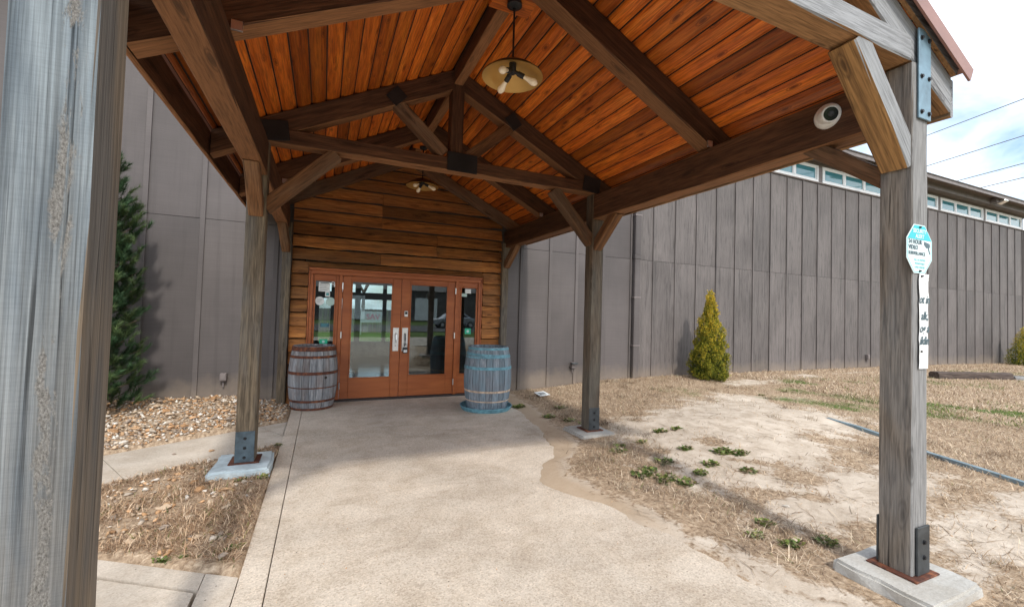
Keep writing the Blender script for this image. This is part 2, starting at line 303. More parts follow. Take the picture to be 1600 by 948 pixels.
# ------------------------------------------------------------------ geometry helpers
WM = {}
def link(o, parent=None, Mw=None):
    COL.objects.link(o); Mw = Mw or Matrix()
    if parent is not None:
        o.parent = parent; o.matrix_basis = WM[parent].inverted() @ Mw
    else: o.matrix_basis = Mw
    WM[o] = Mw; return o
def tag(o, label=None, cat=None, group=None, kind=None):
    if label: o['label'] = label
    if cat: o['category'] = cat
    if group: o['group'] = group
    if kind: o['kind'] = kind
    return o
def empty(name, loc, label, cat, group=None):
    o = bpy.data.objects.new(name, None); o.empty_display_size = .1
    link(o, None, Matrix.Translation(loc)); return tag(o, label, cat, group)
class MB:
    def __init__(s): s.v = []; s.f = []
    def add(s, vs, fs):
        k = len(s.v); s.v += [tuple(v) for v in vs]; s.f += [tuple(i+k for i in f) for f in fs]; return s
    def box(s, a, b, ch=0):
        if ch <= 0:
            (x0, y0, z0), (x1, y1, z1) = a, b
            return s.add([(x0,y0,z0),(x1,y0,z0),(x1,y1,z0),(x0,y1,z0),(x0,y0,z1),(x1,y0,z1),(x1,y1,z1),(x0,y1,z1)],
                         [(0,3,2,1),(4,5,6,7),(0,1,5,4),(1,2,6,5),(2,3,7,6),(3,0,4,7)])
        bm = bmesh.new(); bmesh.ops.create_cube(bm, size=1)
        for v in bm.verts: v.co = Vector([(a[i]+b[i])/2 + v.co[i]*(b[i]-a[i]) for i in range(3)])
        bmesh.ops.bevel(bm, geom=bm.edges[:], offset=ch, segments=1, affect='EDGES', profile=.5)
        bm.verts.index_update(); s.add([v.co[:] for v in bm.verts], [[v.index for v in f.verts] for f in bm.faces]); bm.free(); return s
    def prism(s, poly, y0, y1, axis='Y'):
        n = len(poly)
        def P(p, t):
            return (p[0], t, p[1]) if axis == 'Y' else ((t, p[0], p[1]) if axis == 'X' else (p[0], p[1], t))
        vs = [P(p, y0) for p in poly]+[P(p, y1) for p in poly]
        fs = [tuple(range(n)), tuple(range(2*n-1, n-1, -1))]+[(i, i+n, (i+1) % n+n, (i+1) % n) for i in range(n)]
        return s.add(vs, fs)
    def lathe(s, prof, seg=24, cap=True, c=(0, 0, 0), M4=None):
        vs = []; n = len(prof)
        for i in range(seg):
            a = 2*math.pi*i/seg
            for r, z in prof: vs.append((c[0]+r*math.cos(a), c[1]+r*math.sin(a), c[2]+z))
        fs = [(i*n+j, ((i+1) % seg)*n+j, ((i+1) % seg)*n+j+1, i*n+j+1) for i in range(seg) for j in range(n-1)]
        if cap:
            if prof[0][0] > 1e-4: fs.append(tuple(i*n for i in reversed(range(seg))))
            if prof[-1][0] > 1e-4: fs.append(tuple(i*n+n-1 for i in range(seg)))
        if M4: vs = [tuple(M4 @ Vector(v)) for v in vs]
        return s.add(vs, fs)
    def tube(s, pts, r, seg=8):
        pts = [Vector(p) for p in pts]; rr = r if isinstance(r, (list, tuple)) else [r]*len(pts); vs = []
        for i, p in enumerate(pts):
            d = (pts[min(i+1, len(pts)-1)]-pts[max(i-1, 0)]).normalized()
            a = d.orthogonal().normalized() if abs(d.z) > .95 else d.cross(Vector((0, 0, 1))).normalized(); b = d.cross(a)
            for k in range(seg):
                t = 2*math.pi*k/seg; vs.append(p+rr[i]*(math.cos(t)*a+math.sin(t)*b))
        n = len(pts)
        fs = [(i*seg+k, i*seg+(k+1) % seg, (i+1)*seg+(k+1) % seg, (i+1)*seg+k) for i in range(n-1) for k in range(seg)]
        fs += [tuple(reversed(range(seg))), tuple((n-1)*seg+k for k in range(seg))]
        return s.add(vs, fs)
    def mesh(s, name, mat, smooth=False):
        m = bpy.data.meshes.new(name); m.from_pydata(s.v, [], s.f); m.materials.append(M[mat] if isinstance(mat, str) else mat)
        bm = bmesh.new(); bm.from_mesh(m); bmesh.ops.recalc_face_normals(bm, faces=bm.faces); bm.to_mesh(m); bm.free()
        if smooth:
            m.polygons.foreach_set('use_smooth', [True]*len(m.polygons))
            try: m.set_sharp_from_angle(angle=rad(40))
            except Exception: pass
        return m
    def build(s, name, mat, parent=None, Mw=None, smooth=False):
        return link(bpy.data.objects.new(name, s.mesh(name, mat, smooth)), parent, Mw)
def frame_mat(p0, p1, up=(0, 0, 1)):
    p0, p1 = Vector(p0), Vector(p1); x = (p1-p0).normalized(); up = Vector(up)
    if abs(x.dot(up)) > .98: up = Vector((0, 1, 0))
    y = up.cross(x).normalized(); z = x.cross(y); c = (p0+p1)/2
    return Matrix(((x.x, y.x, z.x, c.x), (x.y, y.y, z.y, c.y), (x.z, y.z, z.z, c.z), (0, 0, 0, 1))), (p1-p0).length
def beam(name, p0, p1, w, h, mat, parent, up=(0, 0, 1), ch=.008, jit=.0025, ends=(0, 0)):
    """sawn timber: length along local X, w across (local Y), h along local Z; ends = slant of each end"""
    Mw, L = frame_mat(p0, p1, up); n = max(3, int(L/.28)); mb = MB(); vs = []
    ring = [(-w/2+ch, -h/2), (w/2-ch, -h/2), (w/2, -h/2+ch), (w/2, h/2-ch), (w/2-ch, h/2), (-w/2+ch, h/2), (-w/2, h/2-ch), (-w/2, -h/2+ch)]
    for i in range(n+1):
        u = i/n; x = -L/2+L*u; j = 0 if i in (0, n) else jit
        for (a, b) in ring:
            xs = x + ((1-u)*ends[0]+u*ends[1])*(b/h) if (ends[0] or ends[1]) else x
            vs.append((xs, a+random.uniform(-j, j), b+random.uniform(-j, j)))
    fs = [(i*8+k, i*8+(k+1) % 8, (i+1)*8+(k+1) % 8, (i+1)*8+k) for i in range(n) for k in range(8)]
    fs += [tuple(reversed(range(8))), tuple(n*8+k for k in range(8))]
    mb.add(vs, fs); return mb.build(name, mat, parent, Mw)
def bolt(parent, p, nrm, r=.010, mat='black'):
    Mw, _ = frame_mat(Vector(p)-Vector(nrm)*.004, Vector(p)+Vector(nrm)*.016)
    mb = MB(); pr = [(0, -.01), (r*1.5, -.01), (r*1.5, -.006), (r, -.006), (r, .001), (0, .001)]
    R = Matrix(((0, 0, 1, 0), (1, 0, 0, 0), (0, 1, 0, 0), (0, 0, 0, 1)))
    mb.lathe(pr, 6, True, M4=R); return mb.build('bolt', mat, parent, Mw)
def setattr_col(m, name, arr, typ='FLOAT_COLOR', dom='POINT'):
    a = m.attributes.new(name, typ, dom); a.data.foreach_set('color' if typ == 'FLOAT_COLOR' else 'value', np.asarray(arr, np.float32).ravel())
def np_mesh(name, V, faces_flat, sizes, mat, cols=None):
    m = bpy.data.meshes.new(name); m.vertices.add(len(V)); m.vertices.foreach_set('co', np.asarray(V, np.float32).ravel())
    m.loops.add(len(faces_flat)); m.loops.foreach_set('vertex_index', np.asarray(faces_flat, np.int32))
    st = np.concatenate([[0], np.cumsum(sizes)[:-1]]).astype(np.int32)
    m.polygons.add(len(sizes)); m.polygons.foreach_set('loop_start', st)
    m.update(calc_edges=True); m.validate(); m.materials.append(M[mat])
    if cols is not None: setattr_col(m, 'col', np.concatenate([cols, np.ones((len(cols), 1))], 1))
    return m

# ------------------------------------------------------------------ terrain
DW = 8.02                                   # face of the grey wall
PX0, PX1 = -.39, 2.98                       # concrete path between these X
def sst(a, b, x): t = np.clip((x-a)/(b-a), 0, 1); return t*t*(3-2*t)
_ph = [(rng.uniform(-1, 1, 2), rng.uniform(0, 6.28)) for _ in range(40)]
def wob(x, y, k=1.0, o=0, n=6):
    s = 0
    for i in range(n):
        d, p = _ph[(o+i) % 40]; s = s + np.sin((d[0]*x+d[1]*y)*k*(1+.7*i)+p*3)/(1+.5*i)
    return s/2.5
def sand_edge(y):                            # where the washed sand ends on the path
    ys = [-2, 0, 1.2, 1.64, 1.93, 2.17, 2.59, 3.07, 3.29, 3.69, 4.08, 4.25, 4.6, 5.2, 5.7, 6.4, 7.0, 7.4, 9]
    xs = [3.2, 2.95, 2.62, 2.52, 2.41, 2.39, 2.31, 2.21, 2.04, 1.93, 2.13, 2.40, 2.62, 2.76, 2.84, 2.98, 3.05, 3.1, 3.1]
    return np.interp(y, ys, xs)
def hfun(x, y):
    x = np.asarray(x, float); y = np.asarray(y, float)
    # right lawn: film of sand at the path edge, gentle mound, rising toward the wall
    e = x - sand_edge(y)
    right = .034*sst(-.30, .35, e+.05*wob(x, y, 11, 12, 8)) - .018 + .075*sst(.5, 2.6, e) + .10*sst(3.2, 8, x)*sst(3, 8, y) + .13*np.exp(-((x-5.6)**2/2.6+(y-4.3)**2/1.5)) + .016*wob(x, y, 2.2)*sst(.2, 1, e) + .007*wob(x, y, 8, 9)*sst(.2, .8, e)
    right = right - .07*sst(17, 27, x) - .10*sst(1.2, -2.5, y)*sst(3, 5, x)
    left = .02*wob(x, y, 3, 17)+.01 + .13*sst(5.6, 7.9, y)*sst(-.4, -1.3, x)
    mid = np.full_like(x, -.09)
    z = np.where(x < PX0, left, np.where(e > -.45, right, mid))
    z = np.where((x > PX0) & (x < PX1+.0) & (e < -.45), -.09, z)
    # beneath walks
    u = (x+.4)*(-.5)+(y-6.73)*.865          # distance across the diagonal walk (0 = gravel edge, -.94 = lower edge)
    onwalk = (x < PX0) & (u < .02) & (u > -.95)
    z = np.where(onwalk, -.09, z)
    onslab = (x < PX0) & (y < 3.0-.62*(x+.39))
    z = np.where(onslab & (y > -3.2) & (x > -3.6), -.09, z)
    far = sst(-3, -6, y); z = np.where(y < -3, -.05-.1*far, z)
    z = np.where((y > 8.0) & (y < 15.1) & (x < 27.2) & (x > -9), -.15, z)
    z = np.where(y > 15.1, -.02, z)
    return z
def sandfun(x, y):
    e = x-sand_edge(y)
    s = np.where((e > -.02) & (e < .55), .9-.9*np.clip((e-.2)/.35, 0, 1), 0)
    for (cx, cy, rx, ry, a) in [(5.5, 4.3, 2.1, 1.0, 1.4), (4.4, 3.4, 1.3, .62, 1.15), (6.9, 5.4, 1.3, .7, .95), (4.5, 2.3, 1.2, .42, 1.15), (5.3, 1.55, 1.5, .35, 1.0), (4.1, 1.35, .6, .2, .8), (8.9, 6.75, .9, .35, 1.0), (7.2, 5.6, 1.0, .5, .75), (11, 7.2, 1.6, .3, .7), (3.9, 2.9, .7, .3, .8), (5.0, .7, 1.2, .3, .8), (14, 7.2, 3, .35, .5)]:
        q = ((x-cx)/rx)**2+((y-cy)/ry)**2+.35*wob(x, y, 5, 5)
        s = np.maximum(s, a*np.exp(-q*.75))
    s = s - .45*np.clip(wob(x, y, 5, 22, 9)+.1, 0, 1) - .25*np.clip(wob(x, y, 13, 27, 9), 0, 1)
    return np.where(x < PX0, .15, s)
def greenfun(x, y):
    g = .36+.42*wob(x, y, 1.6, 13)+.25*wob(x, y, 4.5, 2)
    lawn = sst(6.2, 7.4, x+.35*(y-2.5))*sst(7.4, 6.6, y)
    g = g*lawn*.95
    g = np.where(y < -5, .85, g); g = np.where(y > 15.2, .9, g)
    return g
def axis(lo, hi, step, far0, far1):
    a = list(np.arange(lo, hi, step)); g = step
    while a[-1] < far1: g = min(g*1.25, 30); a.append(a[-1]+g)
    g = step
    while a[0] > far0: g = min(g*1.25, 30); a.insert(0, a[0]-g)
    return np.array(a)
gx = axis(-4.2, 12.0, .06, -320, 320); gy = axis(.2, 8.3, .06, -320, 320)
XX, YY = np.meshgrid(gx, gy, indexing='ij'); ZZ = hfun(XX, YY)
nx, ny = XX.shape
V = np.stack([XX, YY, ZZ], -1).reshape(-1, 3)
I = np.arange(nx*ny).reshape(nx, ny)
Fq = np.stack([I[:-1, :-1], I[1:, :-1], I[1:, 1:], I[:-1, 1:]], -1).reshape(-1, 4)
gm = np_mesh('ground', V, Fq.ravel(), np.full(len(Fq), 4), 'ground')
setattr_col(gm, 'sand', sandfun(XX, YY).ravel(), 'FLOAT'); _e = XX-sand_edge(YY); setattr_col(gm, 'silt', np.where(_e > -.5, np.clip(1.0-np.abs(_e-.08)/.42, 0, 1), 0)*sst(1.8, 3.4, YY).ravel().reshape(XX.shape), 'FLOAT'); setattr_col(gm, 'green', greenfun(XX, YY).ravel(), 'FLOAT')
gm.polygons.foreach_set('use_smooth', [True]*len(gm.polygons))
ground = link(bpy.data.objects.new('ground', gm)); tag(ground, kind='structure')
def gz(x, y): return float(hfun(np.array([x]), np.array([y]))[0])

# path: border strip on the left, main slab, threshold
mb = MB()
for (y0, y1) in ((-3.2, 2.2), (2.206, 7.99)): mb.box((PX0, y0, -.14), (-.239, y1, -.001), .004)
mb.build('path_border', 'path'); tag(bpy.data.objects['path_border'], kind='structure')
mb = MB()
for (y0, y1) in ((-3.2, 0.9), (.906, 7.99)): mb.box((-.233, y0, -.14), (PX1, y1, 0), .004)
tag(mb.build('path', 'path'), kind='structure')
# diagonal side walk and front left slab
mb = MB()
d = Vector((-.866, -.5)); nrm = Vector((-.5, .866)); P0 = Vector((-.395, 6.73))
def wq(s0, s1, u0=-.93, u1=0):
    q = [P0+d*s0+nrm*u0, P0+d*s1+nrm*u0, P0+d*s1+nrm*u1, P0+d*s0+nrm*u1]
    return [(p.x, p.y) for p in q]
q = wq(.62, 1.9); mb.prism(wq(.36, 1.9), -.12, -.006, 'Z'); mb.prism(wq(1.906, 3.3), -.12, -.008, 'Z'); mb.prism(wq(3.306, 6), -.12, -.008, 'Z')
mb.prism([(-.397, 6.726), (-.397, 5.66), (P0+d*.352+nrm*-.93)[:], (P0+d*.352)[:]], -.12, -.007, 'Z')
tag(mb.build('side_walk', 'walk'), kind='structure')
mb = MB()
mb.prism([(-.397, 3.0), (-.397, -3), (-.58, -3), (-.58, 3.11)], -.12, -.010, 'Z')
mb.prism([(-.60, 2.93), (-.60, -3), (-1.9, -3), (-1.9, 3.74)], -.12, -.012, 'Z')
mb.prism([(-.585, 3.113), (-.585, 2.95), (-1.9, 3.77), (-1.9, 3.928)], -.12, -.010, 'Z')
tag(mb.build('front_slab', 'walk'), kind='structure')

# ------------------------------------------------------------------ building
B = empty('long_building', (3, DW, 0), 'long taupe board-and-batten building with clerestory windows and timber entrance', 'building')
XL, XR_ = -7.3, 27.15
bx = [-7.05, -6.4, -5.75, -5.1, -4.45, -3.8, -3.14, -2.48, -1.76, -.74, 3.69, 4.36, 5.01, 5.71, 6.46]
bx += [7.12+.682*i for i in range(30)]
edges = [XL]+[b for b in bx if b < XR_-.1]+[XR_]
SEAM, ZT = 2.905, 5.66
for i in range(len(edges)-1):
    a, b = edges[i]+.002, edges[i+1]-.002
    if a > -.8 and b < 3.8:                               # bays behind the timber entrance
        continue
    mat = 'panel' if a < 6.4 else 'panel_w'
    dy = random.uniform(-.003, .003)
    MB().box((a, DW+dy, -.02), (b, DW+.03, SEAM-.004), .002).build('wall_panel', mat, B)
    MB().box((a, DW+.004+dy, SEAM+.002), (b, DW+.03, ZT), .002).build('wall_panel', mat, B)
for (a, b) in ((-.738, .6), (.604, 2.0), (2.004, 3.688)):
    MB().box((a, DW+.004, 2.95), (b, DW+.03, ZT), .002).build('wall_panel', 'panel', B)
MB().box((-.738, DW, -.02), (-.50, DW+.03, 2.95), .002).build('wall_panel', 'panel', B)
MB().box((3.20, DW, -.02), (3.688, DW+.03, 2.95), .002).build('wall_panel', 'panel', B)
for b in edges[1:-1]:
    w = .068 if b < 6.4 else .034
    mb = MB().box((b-w/2, DW-.024, -.03), (b+w/2, DW-.004, ZT-.02), .003)
    mb.build('batten', 'panel' if b < 6.4 else 'panel_w', B)
MB().box((XR_-.10, DW-.03, -.05), (XR_+.02, DW-.003, ZT), .004).build('corner_board', 'trim', B)
# shell
MB().box((XL, DW+.05, -.1), (-1.7, DW+.2, 6.2)).build('wall_core', 'deck', B)
MB().box((4.6, DW+.05, -.1), (XR_, DW+.2, 6.2)).build('wall_core', 'deck', B)
MB().box((-1.7, DW+.05, 2.62), (4.6, DW+.2, 6.2)).build('wall_core', 'deck', B)
MB().box((-1.7, DW+.05, -.1), (-.3, DW+.2, 2.62)).build('wall_core', 'deck', B)
MB().box((2.9, DW+.05, -.1), (4.6, DW+.2, 2.62)).build('wall_core', 'deck', B)
MB().box((XR_-.02, DW+.2, -.1), (XR_, 15.0, 6.2)).build('end_wall', 'panel_w', B)
MB().box((XL, DW+.2, -.1), (XL+.02, 15.0, 6.2)).build('end_wall', 'panel_w', B)
# clerestory band
MB().box((XL, DW-.04, ZT+.002), (XR_+.02, DW+.03, ZT+.035), .004).build('sill_board', 'trim', B)
g0 = 23.594; groups = [g0-3.385*k for k in range(9)]
MB().box((XL, DW-.01, 6.185), (XR_, DW+.03, 6.26)).build('head_board', 'trim', B)
for x0 in groups:
    x1 = x0+3.19
    MB().box((x0-.19, DW-.012, ZT+.037), (x0-.004, DW+.03, 6.183)).build('mullion_board', 'trim', B)
    wnd = MB()
    z0, z1, yf = ZT+.04, 6.18, DW-.035
    wnd.box((x0, yf, z0), (x1, yf+.06, z0+.06), .004).box((x0, yf, z1-.06), (x1, yf+.06, z1), .004)
    for k in range(4):
        xa = x0+(x1-x0-.10)*k/3 if 0 < k < 3 else (x0 if k == 0 else x1-.07)
        wnd.box((xa, yf-.002, z0+.061), (xa+(.10 if 0 < k < 3 else .07), yf+.058, z1-.061), .004)
    wo = wnd.build('window', 'vinyl', B)
    for k in range(3):
        xa = x0+(x1-x0-.10)*k/3+.09; xb = x0+(x1-x0-.10)*(k+1)/3+.01
        sash = MB()
        for (p, q) in (((xa, z0+.05), (xb, z0+.085)), ((xa, z1-.085), (xb, z1-.05)), ((xa, z0+.086), (xa+.035, z1-.086)), ((xb-.035, z0+.086), (xb, z1-.086))):
            sash.box((p[0], yf+.012, p[1]), (q[0], yf+.05, q[1]))
        sash.build('sash', 'vinyl', wo)
        MB().box((xa+.02, yf+.030, z0+.07), (xb-.02, yf+.036, z1-.07)).build('pane', 'pane', wo)
MB().box((XL-.3, 7.70, 6.265), (XR_+.35, DW+.1, 6.285)).build('soffit', 'soffit', B)
MB().box((XL-.3, 7.66, 6.225), (XR_+.35, 7.70, 6.47), .004).build('fascia', 'trim', B)
MB().box((XL-.3, 7.36, 6.44), (XR_+.4, 7.66, 6.46)).build('outer_soffit', 'soffit', B)
MB().box((XL-.35, 7.33, 6.35), (XR_+.42, 7.36, 6.465), .003).build('drip_trim', 'trim', B)
MB().prism([(7.30, 6.467), (7.30, 6.495), (11.5, 6.9), (15.3, 6.5), (15.3, 6.467)], XL-.4, XR_+.45, 'X').build('roof', 'roofdark', B)
# downspout
mb = MB().box((6.50, DW-.12, .10), (6.665, DW-.03, 2.905), .012).box((6.494, DW-.125, 2.90), (6.671, DW-.026, 3.0), .01).box((6.50, DW-.12, 2.995), (6.665, DW-.03, 5.62), .012)
mb.tube([(6.58, DW-.075, 5.55), (6.58, DW-.14, 5.9), (6.58, 7.52, 6.25), (6.58, 7.5, 6.42)], .055, 8)
ds = mb.build('downspout', 'panel', B)
for zz in (.9, 2.0, 3.9): MB().box((6.485, DW-.127, zz), (6.68, DW-.025, zz+.03), .003).build('strap', 'trim', ds)

# --- timber entrance wall: lapped boards, gable shaped
AX = 1.35
def zroof(x): return 4.43-.5*abs(x-AX)
pitch = .215; z = -.01; row = 0
DX0, DX1, DZ = -.215, 2.80, 2.205
YS = DW-.01
def lap(x0, x1, z0, hb=None):
    hb = hb or pitch
    n = max(3, int((x1-x0)/.16)); vs = []; ph = random.uniform(0, 50)
    wv_ = lambda x: .010*mn.noise(Vector((x*5+ph, z0*2, 9)))
    for i in range(n+1):
        x = x0+(x1-x0)*i/n
        wv = .020*mn.noise(Vector((x*2.2+ph, z0, 0)))+.010*mn.noise(Vector((x*7+ph, z0*3, 5)))
        zt = min(z0+hb-.016+.4*wv_(x), zroof(x)+.02); zb = min(z0+wv, zt-.01)
        vs += [(x, YS-.118+.012*mn.noise(Vector((x*3, z0, ph))), zb), (x, YS-.010, zb+.02), (x, YS-.010, zt), (x, YS-.062, zt)]
    fs = [(i*4+k, i*4+(k+1) % 4, (i+1)*4+(k+1) % 4, (i+1)*4+k) for i in range(n) for k in range(4)]
    fs += [(3, 2, 1, 0), (n*4, n*4+1, n*4+2, n*4+3)]
    # grain along X: keep object origin at board start with random via object info
    mb = MB().add([(v[0]-x0, v[1]-YS, v[2]-z0) for v in vs], fs)
    mb.build('siding_board', 'siding', B, Matrix.Translation((x0, YS, z0)))
while z < 4.35:
    xl, xr = -.50, 3.20
    # clip under the roof slope
    lim = (4.43-(z+.02))/.5
    xl = max(xl, AX-lim); xr = min(xr, AX+lim)
    if xr-xl > .3:
        if z+pitch < DZ+.06:
            lap(xl, DX0-.035, z); lap(DX1+.035, xr, z)
        elif z > DZ: 
            sp_ = random.choice([None, .9, 1.9]) if xr-xl > 2.6 else None
            if sp_: lap(xl, sp_-.002, z); lap(sp_+.002, xr, z)
            else: lap(xl, xr, z)
        else:
            lap(xl, DX0-.035, z); lap(DX1+.035, xr, z)
            if z+pitch-DZ-.05 > .02: lap(DX0-.032, DX1+.032, DZ+.048, z+pitch-DZ-.048)
    z += pitch
# --- doors
fr = MB(); yd = DW-.075
fr.box((DX0, yd, DZ-.065), (DX1, yd+.12, DZ), .004)
for (a, b) in ((DX0, DX0+.045), (.235, .292), (2.296, 2.352), (DX1-.045, DX1)): fr.box((a, yd-.001, .0), (b, yd+.12, DZ-.066), .004)
fr.box((DX0-.03, yd-.012, DZ+.002), (DX1+.03, yd+.05, DZ+.045), .004).box((DX0-.03, yd-.012, .0), (DX0-.002, yd+.05, DZ), .004).box((DX1+.002, yd-.012, 0), (DX1+.03, yd+.05, DZ), .004)
fr.build('door_frame', 'door', B)
MB().box((DX0-.02, yd-.10, .001), (DX1+.02, yd+.10, .018), .004).build('threshold', 'darksteel', B)
def leaf(name, x0, x1, gx0, gx1, gz0, gz1):
    mb = MB(); y0, y1 = yd+.02, yd+.065; zt = DZ-.07; zb = .024
    mb.box((x0, y0, zb), (gx0, y1, zt), .004).box((gx1, y0, zb), (x1, y1, zt), .004)
    mb.box((gx0+.001, y0+.001, zb), (gx1-.001, y1-.001, gz0), .004).box((gx0+.001, y0+.001, gz1), (gx1-.001, y1-.001, zt), .004)
    for (a, b) in (((gx0, gz0), (gx1, gz0+.02)), ((gx0, gz1-.02), (gx1, gz1)), ((gx0, gz0+.021), (gx0+.02, gz1-.021)), ((gx1-.02, gz0+.021), (gx1, gz1-.021))):
        mb.box((a[0], y0-.008, a[1]), (b[0], y0+.012, b[1]), .003)
    o = mb.build(name, 'door', B)
    MB().box((gx0-.004, y0+.018, gz0-.004), (gx1+.004, y0+.024, gz1+.004)).build('glass', 'glass', o)
    return o
SL = leaf('sidelight', DX0+.047, .233, -.15, .19, .38, 2.05); LL = leaf('door', .296, 1.288, .435, 1.14, .365, 2.06)
RL = leaf('door', 1.294, 2.292, 1.448, 2.153, .38, 2.055); SR = leaf('sidelight', 2.354, DX1-.047, 2.40, 2.733, .38, 2.05)
yh = yd+.018
for lf, hx in ((LL, .293), (RL, 2.294)):
    for hz in (.25, 1.12, 1.96):
        MB().tube([(hx, yd-.008, hz-.055), (hx, yd-.008, hz+.055)], .011, 8).build('hinge', 'steel', lf)
for lf, hx in ((LL, 1.213), (RL, 1.376)):
    hp = MB().box((hx-.052, yh-.006, .835), (hx+.052, yh+.001, 1.255), .003).build('handle_plate', 'steel', lf)
    MB().tube([(hx, yh-.006, .93), (hx, yh-.05, .95), (hx, yh-.062, 1.04), (hx, yh-.05, 1.13), (hx, yh-.006, 1.15)], .011, 8).build('handle', 'darksteel' if lf is RL else 'steel', lf)
MB().box((1.35, yh-.028, 1.455), (1.412, yh, 1.56), .006).build('key_pad', 'steel', RL)
MB().box((1.36, yh-.033, 1.50), (1.402, yh-.0285, 1.545), .001).build('key_pad_face', 'black', RL)
lk = MB().box((1.34, yh-.055, .80), (1.425, yh-.012, .905), .012); lk.build('lock_box', 'darksteel', RL)
MB().box((1.352, yh-.060, .815), (1.413, yh-.0555, .86), .001).build('lock_box_face', 'whitepl', RL)
MB().tube([(1.356, yh-.035, .90), (1.356, yh-.035, .96), (1.383, yh-.035, .99), (1.41, yh-.035, .96), (1.41, yh-.035, .90)], .009, 8).build('shackle', 'steel', RL)
# stickers on the sidelights
def flat(name, col, rough=.5):
    if name not in M: M[name] = simple(name, col, rough, 0, .06, bump=0)
    return name
flat('paper_white', (.74, .77, .77)); flat('paper_teal', (.10, .38, .40)); flat('sticker_green', (.02, .42, .24)); flat('sticker_navy', (.03, .10, .15)); flat('sticker_mint', (.45, .62, .58)); flat('ink', (.03, .035, .04)); flat('ink_grey', (.25, .27, .28))
ysk = yd+.0335
def card(parent, name, x0, x1, z0, z1, mat, y=ysk, d=.0012): return MB().box((x0, y-d, z0), (x1, y, z1)).build(name, mat, parent)
def disc(parent, name, x, z, r, mat, y=ysk, d=.0012):
    return MB().lathe([(r, 0), (r, d)], 28, True, M4=Matrix(((1, 0, 0, x), (0, 0, 1, y-d), (0, 1, 0, z), (0, 0, 0, 1)))).build(name, mat, parent)
p_ = card(SL, 'notice', -.085, .09, 1.85, 2.01, 'paper_white')
for k in range(5): card(SL, 'notice_line', -.07, .075-.02*(k % 3), 1.98-.026*k, 1.986-.026*k, 'ink_grey', ysk-.0016, .0004)
card(SL, 'notice_heading', -.06, .07, 1.992, 2.003, 'ink', ysk-.0016, .0004)
card(SL, 'sticker', .02, .095, 1.765, 1.848, 'paper_white'); card(SL, 'sticker_print', .035, .08, 1.785, 1.83, 'paper_teal', ysk-.0016, .0004)
o = disc(SL, 'round_decal', -.06, 1.69, .072, 'paper_white')
for k in range(4): card(SL, 'decal_line', -.105+.01*(k % 2), -.02-.012*k, 1.715-.018*k, 1.721-.018*k, 'ink_grey', ysk-.0016, .0004)
disc(SL, 'round_decal', .108, 1.685, .072, 'sticker_mint')
disc(SL, 'ring_decal', .138, 2.0, .028, 'paper_white'); disc(SL, 'ring_hole', .138, 2.0, .015, 'ink', ysk-.0016, .0004); card(SL, 'decal_tag', .150, .182, 1.935, 1.985, 'paper_white')
card(SL, 'hours_decal', -.035, .10, 1.25, 1.315, 'sticker_navy'); card(SL, 'green_decal', -.04, .085, .965, 1.045, 'sticker_green')
for k in range(3): card(SL, 'decal_line', -.022, .085-.012*k, 1.298-.02*k, 1.304-.02*k, 'paper_teal', ysk-.0016, .0004)
disc(SL, 'decal_mark', .022, 1.005, .022, 'sticker_mint', ysk-.0016, .0004)
card(SR, 'notice', 2.495, 2.61, 1.93, 2.015, 'paper_white'); card(SR, 'notice', 2.41, 2.53, 1.865, 1.925, 'sticker_mint'); card(SR, 'green_decal', 2.512, 2.63, 1.148, 1.258, 'sticker_green')
disc(SR, 'decal_mark', 2.571, 1.203, .026, 'sticker_mint', ysk-.0016, .0004)
# lobby behind the glass, its far wall has windows to the lawn behind
M['lobbyfloor'] = simple('lobby_floor', (.24, .23, .21), .16, 0, .15, (2, 2, 2), .02)
M['lobbywall'] = simple('lobby_wall', (.20, .18, .16), .8); M['lobbyceil'] = simple('lobby_ceiling', (.30, .29, .28), .9)
MB().box((-1.69, DW+.06, -.06), (4.59, 15.0, -.004)).build('lobby_floor', 'lobbyfloor', B)
MB().box((-1.69, DW+.22, 2.66), (4.59, 15.0, 2.70)).build('lobby_ceiling', 'lobbyceil', B)
MB().box((-1.72, DW+.21, -.05), (-1.69, 15.0, 2.65)).build('lobby_wall', 'lobbywall', B); MB().box((4.59, DW+.21, -.05), (4.62, 15.0, 2.65)).build('lobby_wall', 'lobbywall', B)
cols_ = [(-1.25, -.65), (-.12, .22), (.36, .95), (1.12, 1.83), (1.95, 2.55)]
bw = MB(); yb0, yb1 = 15.0, 15.14; prev = -7.3
for (a, b) in cols_:
    bw.box((prev, yb0, -.1), (a, yb1, 6.2))
    bw.box((a, yb0+.001, -.1), (b, yb1-.001, .48)); bw.box((a, yb0+.001, 1.87), (b, yb1-.001, 2.09)); bw.box((a, yb0+.001, 2.36), (b, yb1-.001, 6.2)); prev = b
bw.box((prev, yb0, -.1), (XR_, yb1, 6.2)); bw.build('back_wall', 'lobbywall', B)
for (a, b) in cols_:
    for (z0, z1) in ((.48, 1.87), (2.09, 2.36)):
        MB().box((a, 15.06, z0), (b, 15.066, z1)).build('back_pane', 'glass', B)

